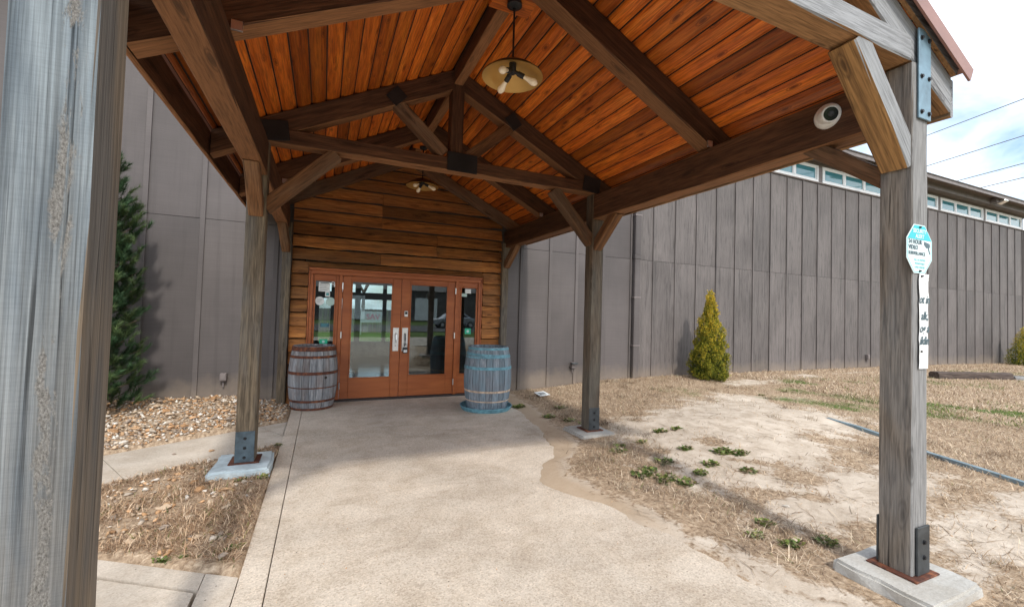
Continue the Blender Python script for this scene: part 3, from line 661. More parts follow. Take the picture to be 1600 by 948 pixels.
# ------------------------------------------------------------------ entrance canopy
Cn = empty('entrance_canopy', (AX, 4.8, 0), 'gabled timber entrance canopy with orange stained board ceiling and square posts', 'canopy')
LX, RX = -.635, 3.335; PW = .17; Y1, Y2, YW = 1.50, 4.905, 7.90
posts = {}
def post(key, x, y, zb, zt, mat, up=(0, 1, 0)):
    o = beam('post', (x, y, zb), (x, y, zt), PW, PW, mat, Cn, up=(0, -1, 0), ch=.006, jit=.0018); posts[key] = o; return o
post('LN', LX, Y1, .10, 3.21, 'post_blue'); post('RN', RX, Y1, .106, 3.205, 'post_grey')
post('LM', LX, Y2, .098, 3.205, 'post_mid'); post('RM', RX, Y2, .076, 3.205, 'post_dark')
for k, x in (('LW', -.575), ('RW', 3.265)):
    o = beam('wall_post', (x, YW, 0.03), (x, YW, 2.95), .13, .13, 'post_mid', Cn, up=(0, -1, 0))
# eave beams between posts
BZ0, BZ1 = 2.865, 3.19
for x in (LX, RX):
    beam('eave_beam', (x, Y1+PW/2+.002, (BZ0+BZ1)/2), (x, Y2-PW/2-.002, (BZ0+BZ1)/2), .165, BZ1-BZ0, 'beam', Cn)
    beam('eave_beam', (x, Y2+PW/2+.002, (BZ0+BZ1)/2), (x, DW-.10, (BZ0+BZ1)/2), .165, BZ1-BZ0, 'beam', Cn)
# ties
tie1 = beam('tie_beam', (LX-.02, Y1, 3.29), (RX-.10, Y1, 3.29), .165, .155, 'front_timber', Cn)
tie2 = beam('tie_beam', (LX+.02, Y2, 3.285), (RX-.02, Y2, 3.285), .165, .15, 'beam', Cn)
# rafters: top face on the ceiling plane
SLP = math.atan(.5); RD = .215
def rafters(y, w, mat, h=RD, xe=2.43, name='rafter'):
    res = []
    for s in (-1, 1):
        off = h/2+.002
        a = Vector((AX+s*.02, y, zroof(AX+s*.02))); b = Vector((AX+s*xe, y, zroof(AX+s*xe)))
        n_ = Vector((-s*math.sin(SLP), 0, -math.cos(SLP)))
        res.append(beam(name, a+n_*off, b+n_*off, w, h, mat, Cn, ends=(-h*.5, -h*.5)))
    return res
r1 = rafters(Y1, .15, 'front_timber'); rafters(3.02, .16, 'beam', .235); r2 = rafters(Y2, .15, 'beam'); rafters(6.42, .16, 'beam', .235); rafters(7.86, .12, 'brace', .2)
beam('ridge_beam', (AX, 1.44, 4.33), (AX, 7.93, 4.33), .11, .20, 'beam', Cn)
MB().box((1.17, 3.12, 4.15), (1.53, 3.36, 4.228), .005).build('mounting_block', 'ceil', Cn)
MB().box((1.20, 6.62, 4.15), (1.50, 6.86, 4.228), .005).build('mounting_block', 'ceil', Cn)
# mid truss web
beam('king_post', (AX, Y2, 3.362), (AX, Y2, 4.24), .15, .15, 'beam', Cn, up=(0, -1, 0))
for s in (-1, 1): beam('strut', (AX+s*.14, Y2, 3.40), (AX+s*.70, Y2, 3.895), .14, .13, 'brace', Cn)
# knee braces
def brace(p0, p1, s=.135, mat='brace'): return beam('knee_brace', p0, p1, s, s, mat, Cn, jit=.003)
brace((LX+.06, Y2, 2.56), (LX+.70, Y2, 3.20)); brace((RX-.06, Y2, 2.56), (RX-.66, Y2, 3.20))
brace((LX+.06, Y1, 2.62), (LX+.64, Y1, 3.22), .15, 'brace_front'); bf = brace((RX-.045, Y1, 2.60), (RX-.60, Y1, 3.235), .15, 'brace_front')
for x in (LX, RX):
    brace((x, Y2-.05, 2.50), (x, Y2-.50, 2.90), .125); brace((x, Y1+.05, 2.50), (x, Y1+.56, 2.90), .11)
    brace((x+(.05 if x < 0 else -.05), YW-.04, 2.50), (x, YW-.45, 2.90), .12)
# ceiling boards, one by one
bp_ = .134; 
for s in (-1, 1):
    k = 0; xo = .055
    while xo < 2.37:
        w = min(bp_, 2.385-xo)/math.cos(SLP)-.014
        xc = AX+s*(xo+min(bp_, 2.385-xo)/2)
        segs = [(1.425, 7.95)] if random.random() < .25 else (lambda c: [(1.425, c-.0015), (c+.0015, 7.95)])(random.choice([3.02, 4.905, 6.42]))
        for (ya, yb) in segs:
            L = yb-ya; c_ = .026; th = .026
            # section in local (y = across slope, z = normal; underside convex)
            sec = [(-w/2, th), (w/2, th), (w/2, c_*.75), (w/2-c_, .002), (w/4, 0), (-w/4, 0), (-w/2+c_, .002), (-w/2, c_*.75)]
            n = max(2, int(L/1.0)); vs = []
            for i in range(n+1): vs += [(-L/2+L*i/n, a, b+random.uniform(-.001, .001)) for a, b in sec]
            fs = [(i*8+q, i*8+(q+1) % 8, (i+1)*8+(q+1) % 8, (i+1)*8+q) for i in range(n) for q in range(8)]+[tuple(range(7, -1, -1)), tuple(n*8+q for q in range(8))]
            zc = zroof(xc)
            X = Vector((0, 1, 0)); Z = Vector((s*math.sin(SLP), 0, math.cos(SLP))); Yv = Z.cross(X)
            Mw = Matrix(((X.x, Yv.x, Z.x, xc), (X.y, Yv.y, Z.y, (ya+yb)/2), (X.z, Yv.z, Z.z, zc), (0, 0, 0, 1)))
            MB().add(vs, fs).build('ceiling_board', 'ceil', Cn, Mw)
        xo += bp_; k += 1
# deck, metal roofing, ridge cap, fascia, barge trim
def slab(name, s, x0, x1, n0, n1, y0, y1, mat):
    n_ = Vector((s*math.sin(SLP), 0, math.cos(SLP)))
    pts = []
    for xx, nn in ((x0, n0), (x1, n0), (x1, n1), (x0, n1)):
        p = Vector((AX+s*xx, 0, zroof(AX+s*xx)))+n_*nn; pts.append((p.x, p.z))
    return MB().prism(pts, y0, y1).build(name, mat, Cn)
for s in (-1, 1):
    slab('roof_deck', s, .0, 2.385, .026, .045, 1.42, 7.97, 'deck')
    rs = slab('metal_roofing', s, .0, 2.43, .048, .056, 1.36, 7.98, 'roofmetal')
    for i in range(17):
        y = 1.42+i*.405
        n_ = Vector((s*math.sin(SLP), 0, math.cos(SLP))); a = Vector((AX+s*.03, y, zroof(AX+s*.03)))+n_*.066; b = Vector((AX+s*2.42, y, zroof(AX+s*2.42)))+n_*.066
        Mw, L = frame_mat(a, b); MB().box((-L/2, -.018, -.009), (L/2, .018, .012), .004).build('rib', 'roofmetal', rs, Mw)
    slab('barge_trim', s, .0, 2.44, -.035, .058, 1.345, 1.358, 'roofmetal')
    slab('barge_board', s, .0, 2.385, -.012, .046, 1.395, 1.42, 'front_timber')
    xf = AX+s*2.405
    beam('fascia_board', (xf, 1.43, 3.095), (xf, 7.95, 3.095), .035, .25, 'front_timber' if s > 0 else 'beam', Cn)
    for yy in (3.02, 6.42):                            # small hangers where the rafters meet the eave beam
        xx = AX+s*1.885
        MB().box((xx-.02, yy-.10, 3.19), (xx+.04, yy-.085, 3.25), .002).build('hanger', 'steel', Cn)
n_ = 0
mb = MB().prism([(AX-.14, 4.44), (AX, 4.52), (AX+.14, 4.44), (AX+.14, 4.455), (AX, 4.535), (AX-.14, 4.455)], 1.34, 7.98); mb.build('ridge_cap', 'roofmetal', Cn)
# added boards closing the front truss, to cast a straight shade edge
for i in range(24):
    xa = -.62+i*.166; xb = xa+.162
    if xb > 3.30: break
    zt = min(zroof(xa), zroof(xb))-.10
    if zt > 3.40: MB().prism([(xa, 3.371), (xb, 3.371), (xb, zroof(xb)-.06), (xa, zroof(xa)-.06)], 1.515, 1.54).build('added_gable_board', 'siding', Cn)
# steel plates
def plate(parent, c, w, h, nrm, mat, th=.008, rot=0, name='steel_plate', bolts=()):
    n = Vector(nrm); up = Vector((0, 0, 1)); x = up.cross(n).normalized(); x, up = x*math.cos(rot)+up*math.sin(rot), up*math.cos(rot)-x*math.sin(rot)
    Mw = Matrix(((x.x, up.x, n.x, c[0]), (x.y, up.y, n.y, c[1]), (x.z, up.z, n.z, c[2]), (0, 0, 0, 1)))
    o = MB().box((-w/2, -h/2, 0), (w/2, h/2, th), .002).build(name, mat, parent, Mw)
    for (bx_, bz_) in bolts:
        p = Vector(c)+x*bx_+up*bz_+n*(th+.004); bolt(parent, p, n)
    return o
yf2 = Y2-.165/2-.002
plate(tie2, (1.42, yf2-.004, 3.315), .36, .22, (0, -1, 0), 'black', bolts=())
for s in (-1, 1):
    plate(r2[0 if s < 0 else 1], (AX+s*.70, yf2-.006, 3.93), .15, .18, (0, -1, 0), 'black', rot=s*rad(42))
    plate(tie2, (AX+s*1.86, yf2-.006, 3.32), .26, .20, (0, -1, 0), 'black', rot=s*rad(-8))
yf1 = Y1-PW/2-.002
plate(posts['RN'], (RX+.018, yf1-.004, 3.14), .135, .56, (0, -1, 0), 'bluesteel', .01, 0, 'strap', [(a, b) for a in (-.042, .042) for b in (-.24, -.02, .22)])
plate(posts['LN'], (LX-.018, yf1-.004, 3.14), .135, .56, (0, -1, 0), 'bluesteel', .01, 0, 'strap', [(a, b) for a in (-.042, .042) for b in (-.24, -.02, .22)])
# post feet: base plates and side straps
plate(posts['RN'], (RX+.01, yf1-.003, .25), .13, .28, (0, -1, 0), 'darksteel', .012, 0, 'foot_strap', [(0, .05), (0, -.04)])
plate(posts['RN'], (RX-.01, Y1+PW/2+.003, .25), .13, .28, (0, 1, 0), 'darksteel', .012, 0, 'foot_strap')
for k, x, zz, m_ in (('LM', LX, .2, 'footsteel'), ('RM', RX, .18, 'darksteel'), ('LN', LX, .25, 'footsteel')):
    yy = (Y2 if k != 'LN' else Y1)-PW/2-.003
    plate(posts[k], (x, yy, zz+.04), .16, .29, (0, -1, 0), m_, .010, 0, 'foot_strap', [(0, .08), (0, -.01), (0, -.10)])
for k, x, y, zz in (('LN', LX, Y1, .088), ('RN', RX, Y1, .094), ('LM', LX, Y2, .086), ('RM', RX, Y2, .064)):
    MB().box((x-.128, y-.128, zz), (x+.128, y+.128, zz+.011), .002).build('base_plate', 'rust', posts[k])

# footings
def footing(x0, x1, y0, y1, zt, mat, label, seed):
    random.seed(seed); bm = bmesh.new(); bmesh.ops.create_cube(bm, size=1)
    for v in bm.verts:
        v.co = Vector(((x0+x1)/2+v.co.x*(x1-x0), (y0+y1)/2+v.co.y*(y1-y0), (zt-.32)/2+.16+v.co.z*(zt+.16)-.08 if False else (zt if v.co.z > 0 else -.2)))
    bmesh.ops.bevel(bm, geom=[e for e in bm.edges if max(v.co.z for v in e.verts) > 0], offset=.018, segments=2, affect='EDGES')
    bmesh.ops.subdivide_edges(bm, edges=[e for e in bm.edges if e.calc_length() > .15], cuts=3, use_grid_fill=True)
    for v in bm.verts:
        o_ = Vector(((v.co.x-(x0+x1)/2), (v.co.y-(y0+y1)/2), 0)); nn = mn.noise(v.co*9+Vector((seed, 0, 0)))
        v.co += o_*nn*.07
        if v.co.z > zt-.03 and abs(o_.x) > .17 and False: v.co.z += nn*.01
    m = bpy.data.meshes.new('concrete_footing'); bm.to_mesh(m); bm.free(); m.materials.append(M[mat])
    return tag(link(bpy.data.objects.new('concrete_footing', m)), label, 'footing', 'concrete footings under the canopy posts')
footing(3.045, 3.60, 1.225, 1.735, .093, 'pad', 'chipped pale concrete footing under the post carrying the security sign', 1)
footing(-.895, -.405, 4.62, 5.16, .085, 'padblue', 'pale blue painted square footing beside the gravel and side walk', 2)
footing(3.05, 3.56, 4.62, 5.15, .063, 'pad', 'low concrete footing at the sandy edge below the thin dark post', 3)
footing(-.93, -.40, 1.20, 1.79, .087, 'pad', 'concrete footing under the blue-grey post', 4)
random.seed(21)

# ------------------------------------------------------------------ things on the canopy
def pendant(x, y, zr, label):
    e = empty('pendant_lamp', (x, y, zr), label, 'lamp', 'pendant lamps under the canopy')
    T = Matrix.Translation
    MB().lathe([(0, 4.147-zr), (.062, 4.147-zr), (.062, 4.12-zr), (.035, 4.10-zr), (0, 4.10-zr)], 20, False).build('ceiling_rose', 'black', e, T((x, y, zr)), True)
    MB().tube([(x, y, 4.11), (x, y, zr+.10)], .009, 8).build('rod', 'black', e)
    prof = [(.022, .125), (.05, .112), (.12, .085), (.19, .045), (.245, .0), (.25, -.008), (.243, -.006), (.187, .038), (.118, .078), (.05, .104), (.022, .112)]
    MB().lathe(prof, 40, False).build('shade', 'brass', e, T((x, y, zr)), True)
    MB().lathe([(.0, .135), (.028, .13), (.053, .1145), (.123, .0875), (.193, .0475), (.248, .0025), (.2495, .0), (.249, .001)], 40, False).build('shade_cover', 'shade_out', e, T((x, y, zr)), True)
    MB().lathe([(0, .12), (.03, .12), (.03, .035), (.02, .02), (0, .02)], 16, False).build('hub', 'black', e, T((x, y, zr)), True)
    for k in range(3):
        a = rad(100+120*k); dv_ = Vector((math.cos(a)*.86, math.sin(a)*.86, -.42)).normalized(); c0 = Vector((x, y, zr+.05))
        Mw, L = frame_mat(c0, c0+dv_*.30); Rm = Matrix(((0, 0, 1, 0), (1, 0, 0, 0), (0, 1, 0, 0), (0, 0, 0, 1)))
        sk = MB().lathe([(0, -.15), (.016, -.15), (.016, -.10), (.022, -.10), (.022, -.045), (0, -.045)], 14, False, M4=Rm).build('socket', 'black', e, Mw, True)
        MB().lathe([(.014, -.044), (.016, -.03), (.022, .0), (.030, .03), (.031, .045), (.024, .066), (.010, .078), (0, .08)], 18, False, M4=Rm).build('bulb', 'bulb', sk, Mw, True)
pendant(1.35, 3.22, 3.53, 'wide brass-lined pendant lamp with three bare bulbs in front of the mid truss')
pendant(1.35, 6.74, 3.53, 'brass-lined pendant lamp with three bulbs close to the timber entrance gable')
# dome camera on the right eave beam
e = empty('security_camera', (3.252, 1.90, 3.06), 'white dome security camera on the inner face of the eave beam', 'camera')
dirn = Vector((-.80, -.10, -.35)).normalized()
def lat(name, prof, p, d, mat, par, seg=28):
    Mw, _ = frame_mat(p, Vector(p)+Vector(d)); Mw = Mw.copy(); Mw.translation = Vector(p)
    Rm = Matrix(((0, 0, 1, 0), (1, 0, 0, 0), (0, 1, 0, 0), (0, 0, 0, 1)))
    return MB().lathe(prof, seg, True, M4=Rm).build(name, mat, par, Mw, True)
lat('mount', [(.088, 0), (.088, .012), (.082, .026), (.068, .040), (.05, .05)], (3.250, 1.90, 3.06), (-1, 0, 0), 'whitepl', e)
look = Vector((-.55, -.80, -.22)).normalized(); pc = Vector((3.215, 1.885, 3.055))
hs = lat('housing', [(.03, -.055), (.05, -.04), (.060, -.01), (.060, .03), (.056, .047), (.050, .05)], pc, look, 'whitepl', e)
lat('face', [(.046, .0495), (.046, .053)], pc, look, 'lens', e); lat('lens', [(.020, .053), (.018, .058), (.010, .062)], pc, look, 'darksteel', e)
# text helper
def text_mesh(name, body, size, mat, parent, Mw, shear=0, ext=.0006, align='CENTER', squeeze=1.0, bold=0):
    cu = bpy.data.curves.new(name, 'FONT'); cu.body = body; cu.size = size; cu.extrude = ext; cu.shear = shear; cu.align_x = align; cu.align_y = 'CENTER'; cu.resolution_u = 3
    cu.offset = size*bold
    ob = bpy.data.objects.new(name+'_tmp', cu); COL.objects.link(ob); dg = bpy.context.evaluated_depsgraph_get()
    m = bpy.data.meshes.new_from_object(ob.evaluated_get(dg)); bpy.data.objects.remove(ob); bpy.data.curves.remove(cu)
    for v in m.vertices: v.co.x *= squeeze
    m.materials.clear(); m.materials.append(M[mat]); return link(bpy.data.objects.new(name, m), parent, Mw)
def facing(x, y, z): return Matrix(((1, 0, 0, x), (0, 0, -1, y), (0, 1, 0, z), (0, 0, 0, 1)))   # text plane facing -Y
ysn = Y1-PW/2-.004
sx, sz = 3.312, 2.055; hw, hh = .142, .148
e = empty('security_sign', (sx, ysn, sz-hh), 'white and turquoise octagonal video surveillance sign on the weathered post', 'sign')
flat('sign_turq', (.02, .42, .47)); flat('sign_white', (.66, .77, .78)); flat('sign_txt', (.05, .09, .11)); flat('sign_turq2', (.10, .45, .48))
def octa(w, h): a = .43*w; b = .40*h; return [(sx-a, sz+h), (sx-w, sz+b), (sx-w, sz-b), (sx-a, sz-h), (sx+a, sz-h), (sx+w, sz-b), (sx+w, sz+b), (sx+a, sz+h)]
MB().prism(octa(hw, hh), ysn-.003, ysn).build('plate', 'sign_white', e)
def ring(o1, o2, y, mat, name):
    n = len(o1); MB().add([(p[0], y, p[1]) for p in o1]+[(p[0], y, p[1]) for p in o2], [(i, (i+1) % n, (i+1) % n+n, i+n) for i in range(n)]).build(name, mat, e)
ring(octa(hw*.955, hh*.965), octa(hw*.915, hh*.935), ysn-.0036, 'sign_turq2', 'border')
zc = sz+hh*.36; w = hw*.955; a = .43*w
MB().prism([(sx-a, sz+hh*.965), (sx-w, sz+.40*hh*.965), (sx+w, sz+.40*hh*.965), (sx+a, sz+hh*.965)], ysn-.0042, ysn-.0036).build('header_band', 'sign_turq', e)
for body, z, s_, m_, x, al in (('SECURITY', sz+.108, .034, 'sign_white', sx, 'CENTER'), ('ALERT', sz+.076, .034, 'sign_white', sx, 'CENTER'),
        ('24 HOUR', sz+.040, .036, 'sign_txt', sx-.125, 'LEFT'), ('VIDEO', sz+.006, .036, 'sign_txt', sx-.125, 'LEFT'), ('SURVEILLANCE', sz-.029, .028, 'sign_txt', sx-.125, 'LEFT'),
        ('ALL ACTIVITIES', sz-.068, .019, 'sign_turq2', sx, 'CENTER'), ('MONITORED', sz-.090, .019, 'sign_turq2', sx, 'CENTER'), ('& RECORDED', sz-.112, .019, 'sign_turq2', sx, 'CENTER')):
    text_mesh('lettering', body, s_, m_, e, facing(x, ysn-.0050, z), align=al, ext=.0004, bold=.018 if s_ > .025 else 0)
MB().prism([(sx+.050, sz+.050), (sx+.115, sz+.040), (sx+.118, sz+.018), (sx+.075, sz+.012), (sx+.050, sz+.030)], ysn-.0046, ysn-.0038).build('camera_pictogram', 'sign_txt', e)
MB().prism([(sx+.092, sz+.016), (sx+.104, sz+.016), (sx+.122, sz-.024), (sx+.112, sz-.026)], ysn-.0046, ysn-.0038).build('pictogram_arm', 'sign_txt', e)
for zz in (sz+hh*.9, sz-hh*.9): bolt(e, (sx, ysn-.006, zz), (0, -1, 0), .005)
# torn strip of a white sign
e = empty('torn_sign', (3.355, ysn, 1.33), 'torn white strip of a script sign nailed below the octagonal sign', 'sign')
zz = np.linspace(1.33, 1.905, 17); lx = [3.303+.002*math.sin(i*2.1)+(.004 if i > 11 else 0)-(.008 if 12 < i < 16 else 0) for i in range(17)]; rx = [3.402+.0015*math.sin(i*1.7+1)+(.012 if i == 16 else 0)+(.010 if i == 12 else 0) for i in range(17)]
mb = MB(); vs = []
for i in range(17):
    cu_ = .003*math.sin(i*.6)
    vs += [(lx[i], ysn-.006-abs(cu_), zz[i]), (rx[i], ysn-.006-.6*abs(cu_), zz[i]), (rx[i], ysn-.004-.6*abs(cu_), zz[i]), (lx[i], ysn-.004-abs(cu_), zz[i])]
fs = [(i*4+k, i*4+(k+1) % 4, (i+1)*4+(k+1) % 4, (i+1)*4+k) for i in range(16) for k in range(4)]+[(3, 2, 1, 0), (64, 65, 66, 67)]
flat('strip_white', (.80, .80, .79)); flat('strip_faint', (.66, .67, .67)); mb.add(vs, fs).build('panel', 'strip_white', e)
for body, z, s_, m_ in (('VE', 1.845, .072, 'strip_faint'), ('ot in', 1.748, .072, 'sign_txt'), ('alk,', 1.648, .072, 'sign_txt'), ('og a', 1.572, .072, 'sign_txt'), ('ildin', 1.498, .072, 'sign_txt')):
    text_mesh('lettering', body, s_, m_, e, facing(3.353, ysn-.0100, z), shear=.35, ext=.0004, squeeze=.86, bold=.02)
for (x, z) in ((3.325, 1.89), (3.318, 1.435)): bolt(e, (x, ysn-.011, z), (0, -1, 0), .005)

# ------------------------------------------------------------------ barrels
def barrel(name, x, y, zb, H, r0, rb, stave_m, label, ns=22):
    e = empty(name, (x, y, zb), label, 'barrel', 'wooden barrels flanking the doors')
    def rr(u): return r0+(rb-r0)*(1-(2*u-1)**2)
    nz = 9
    for k in range(ns):
        a0 = 2*math.pi*(k+.03)/ns; a1 = 2*math.pi*(k+.97)/ns; vs = []; off = random.uniform(-.003, .003)
        for i in range(nz+1):
            u = i/nz; r = rr(u)+off; z = H*u
            for a, q in ((a0, 0), ((a0+a1)/2, 0), (a1, 0), (a1, -.022), (a0, -.022)):
                rad_ = r+q if q else r
                vs.append((rad_*math.cos(a), rad_*math.sin(a), z))
        fs = [(i*5+q, i*5+(q+1) % 5, (i+1)*5+(q+1) % 5, (i+1)*5+q) for i in range(nz) for q in range(5)]+[(4, 3, 2, 1, 0), tuple(nz*5+q for q in range(5))]
        MB().add(vs, fs).build('stave', stave_m, e, Matrix.Translation((x, y, zb)))
    def hoop(u0, u1, mat, off=.007, nm='hoop', tilt=0, ax=0):
        n = 4; prof = [(rr(u0+(u1-u0)*i/n)+off, H*(u0+(u1-u0)*i/n)) for i in range(n+1)]
        prof = [(prof[0][0]-.005, prof[0][1])]+prof+[(prof[-1][0]-.005, prof[-1][1])]
        Mw = Matrix.Translation((x, y, zb)) @ (Matrix.Rotation(tilt, 4, Vector((math.cos(ax), math.sin(ax), 0))))
        if tilt: Mw = Matrix.Translation((x, y, zb+H*u0)) @ Matrix.Rotation(tilt, 4, Vector((math.cos(ax), math.sin(ax), 0))) @ Matrix.Translation((0, 0, -H*u0))
        return MB().lathe(prof, 44, False).build(nm, mat, e, Mw, True)
    return e, hoop, rr
BL = (-.105, 7.60); BHt = .975
e, hoop, rr = barrel('wooden_barrel', BL[0], BL[1], .001, BHt, .305, .362, 'stave', 'grey weathered oak barrel with rusty iron hoops')
for u0, u1 in ((.925, .995), (.815, .855), (.560, .605), (.125, .160), (.0, .035)): hoop(u0, u1, 'hooprust')
hoop(.345, .362, 'hooprust', .0032, 'hoop_stain')
MB().lathe([(0, 0), (.282, 0), (.282, .018), (0, .018)], 36, False).build('head', 'stave', e, Matrix.Translation((BL[0], BL[1], BHt-.045)))
a = math.atan2(-.86, .5); Mw, _ = frame_mat((0, 0, 0), (math.cos(a), math.sin(a), 0)); r_ = rr(.49)+.002
Mw.translation = Vector((BL[0]+r_*math.cos(a), BL[1]+r_*math.sin(a), .50))
MB().lathe([(.021, -.01), (.021, .003), (0, .003)], 16, False, M4=Matrix(((0, 0, 1, 0), (1, 0, 0, 0), (0, 1, 0, 0), (0, 0, 0, 1)))).build('bung_hole', 'deck', e, Mw)
BR = (2.545, 6.75)
e, hoop, rr = barrel('wooden_barrel', BR[0], BR[1], .022, 1.0, .325, .39, 'stave_blue', 'blue-washed oak barrel with blue hoops standing in a tray')
hoop(.855, .895, 'hoopblue', tilt=rad(2.4), ax=rad(60)); hoop(.825, .85, 'hoopblue', .006, tilt=rad(-1.0), ax=rad(40)); hoop(.645, .690, 'hoopblue')
hoop(.283, .312, 'bare', .0036, 'bare_band'); hoop(.132, .150, 'bare', .0036, 'bare_band'); hoop(.955, .99, 'hoopblue', .0036, 'paint_band')
MB().lathe([(0, 0), (.302, 0), (.302, .018), (0, .018)], 36, False).build('head', 'deck', e, Matrix.Translation((BR[0], BR[1], .95)))
e = empty('barrel_tray', (BR[0]-.02, BR[1]-.01, .001), 'shallow round blue tray on the concrete beneath the blue-washed barrel', 'tray')
MB().lathe([(0, .004), (0, 0), (.40, 0), (.425, .06), (.417, .062), (.39, .018), (0, .018)], 44, False).build('pan', 'hoopblue', e, Matrix.Translation((BR[0]-.02, BR[1]-.01, .001)), True)
MB().lathe([(.417, .054), (.431, .056), (.431, .066), (.417, .066), (.417, .054)], 44, False).build('rim', 'hoopblue', e, Matrix.Translation((BR[0]-.02, BR[1]-.01, .001)), True)

# ------------------------------------------------------------------ small wall fittings
def wall_box(x, z, label, w=.09, h=.12, spout=False):
    e = empty('outlet_box', (x, DW-.02, z-h/2), label, 'outlet box')
    MB().box((x-w/2, DW-.085, z-h/2), (x+w/2, DW-.003, z+h/2), .008).build('cover', 'trim', e)
    if spout: MB().box((x-w*.8, DW-.15, z+h*.2), (x+w*.8, DW-.086, z+h*.5), .006).build('hood', 'darksteel', e)
    else: MB().box((x-w*.35, DW-.092, z-h*.35), (x+w*.35, DW-.0855, z+h*.35), .003).build('lid', 'trim', e)
    MB().tube([(x, DW-.03, z-h/2+.005), (x, DW-.03, z-h/2-.10)], .012, 6).build('conduit', 'trim', e)
wall_box(-1.383, .456, 'small taupe outlet box low on the wall beyond the gravel bed')
wall_box(4.945, .50, 'hooded outlet box low on the wall between barrel and downspout', spout=True)
wall_box(15.74, .52, 'small dark outlet box low on the far weathered wall', .11, .15)
def flood(x, label):
    e = empty('flood_light', (x, 7.66, 6.33), label, 'light', 'flood lights on the fascia')
    MB().box((x-.22, 7.48, 6.24), (x-.02, 7.658, 6.42), .01).build('bracket', 'trim', e)
    Mw = Matrix.Translation((x+.10, 7.46, 6.29)) @ Matrix.Rotation(rad(-25), 4, 'X')
    h = MB().box((-.14, -.14, -.055), (.14, .10, .06), .02).build('housing', 'steel', e, Mw); MB().box((-.12, -.150, -.045), (.12, -.1402, .05), .004).build('lamp_glass', 'whitepl', h, Mw)
    MB().tube([(x-.05, 7.52, 6.33), (x+.02, 7.5, 6.31)], .03, 8).build('arm', 'trim', e)
flood(15.05, 'flood light under the eave beside the front post'); flood(23.2, 'flood light near the far end of the eave')

# ------------------------------------------------------------------ plants
def leaf_tree(name, base, parts, label, cat, group=None): 
    e = empty(name, base, label, cat, group); return e
def arbor(x, y, H, Rb, label, nl, seed):
    r = np.random.default_rng(seed); zb = gz(x, y)-.02
    e = empty('golden_arborvitae', (x, y, zb), label, 'shrub', 'golden conical shrubs along the wall')
    MB().tube([(x, y, zb-.05), (x+.01, y, zb+H*.5), (x, y, zb+H*.9)], [.05, .03, .008], 7).build('trunk', 'bark', e)
    # vertical sprays on a bumpy cone
    nlobe = 140
    la = r.uniform(0, 2*np.pi, nlobe); lu = 1-np.sqrt(r.uniform(0.0, 1, nlobe))
    u = 1-np.sqrt(r.uniform(0, 1, nl)); u = np.clip(u*.99+.005, 0, .995); a = r.uniform(0, 2*np.pi, nl)
    def prof(u): return Rb*np.clip(np.interp(u, [0, .05, .15, .35, .6, .8, .93, 1], [.70, .90, 1.0, .86, .60, .36, .17, .03]), .01, 2)
    dz = (u[:, None]-lu[None])*H/.11; da = np.angle(np.exp(1j*(a[:, None]-la[None])))*prof(u)[:, None]/.075
    lob = np.exp(-(dz**2+da**2)).max(1)
    dep = r.uniform(0, 1, nl)**2.4
    rad_ = prof(u)*(.58+.52*lob+.07*np.sin(3*a+9*u)+.05*np.sin(7*a-17*u))*(1-.40*dep)+r.exponential(.012, nl)
    P = np.stack([x+rad_*np.cos(a), y+rad_*np.sin(a), zb+.02+u*H], 1)
    outd = np.stack([np.cos(a), np.sin(a), np.zeros(nl)], 1); tang = np.stack([-np.sin(a), np.cos(a), np.zeros(nl)], 1)
    upd = np.array([0, 0, 1.0])[None]+outd*r.uniform(.1, .9, (nl, 1))+tang*r.uniform(-.5, .5, (nl, 1)); upd /= np.linalg.norm(upd, axis=1, keepdims=True)
    side = tang*np.cos(r.uniform(-1.2, 1.2, (nl, 1)))+outd*r.uniform(-.9, .9, (nl, 1)); side /= np.linalg.norm(side, axis=1, keepdims=True)
    L = r.uniform(.022, .048, (nl, 1)); w = r.uniform(.007, .013, (nl, 1))
    Vv = np.stack([P-upd*L*.4, P+side*w, P+upd*L*.25+side*w*.9, P+upd*L*.7, P+upd*L*.25-side*w*.9, P-side*w], 1).reshape(-1, 3)
    Fx = (np.arange(nl)[:, None]*6+np.arange(6)[None]).ravel()
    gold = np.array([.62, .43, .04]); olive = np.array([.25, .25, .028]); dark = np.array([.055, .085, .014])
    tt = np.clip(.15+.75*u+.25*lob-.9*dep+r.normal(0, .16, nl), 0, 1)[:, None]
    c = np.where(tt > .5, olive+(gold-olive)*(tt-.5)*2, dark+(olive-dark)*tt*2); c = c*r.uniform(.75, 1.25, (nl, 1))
    m = np_mesh('foliage', Vv, Fx, np.full(nl, 6), 'leaf', np.repeat(c, 6, 0))
    link(bpy.data.objects.new('foliage', m), e)
arbor(8.19, 7.30, 2.08, .42, 'golden green conical shrub standing alone before the battened wall', 26000, 3)
arbor(24.85, 7.35, 1.50, .50, 'low golden green shrub by the far end of the wall', 9000, 4)
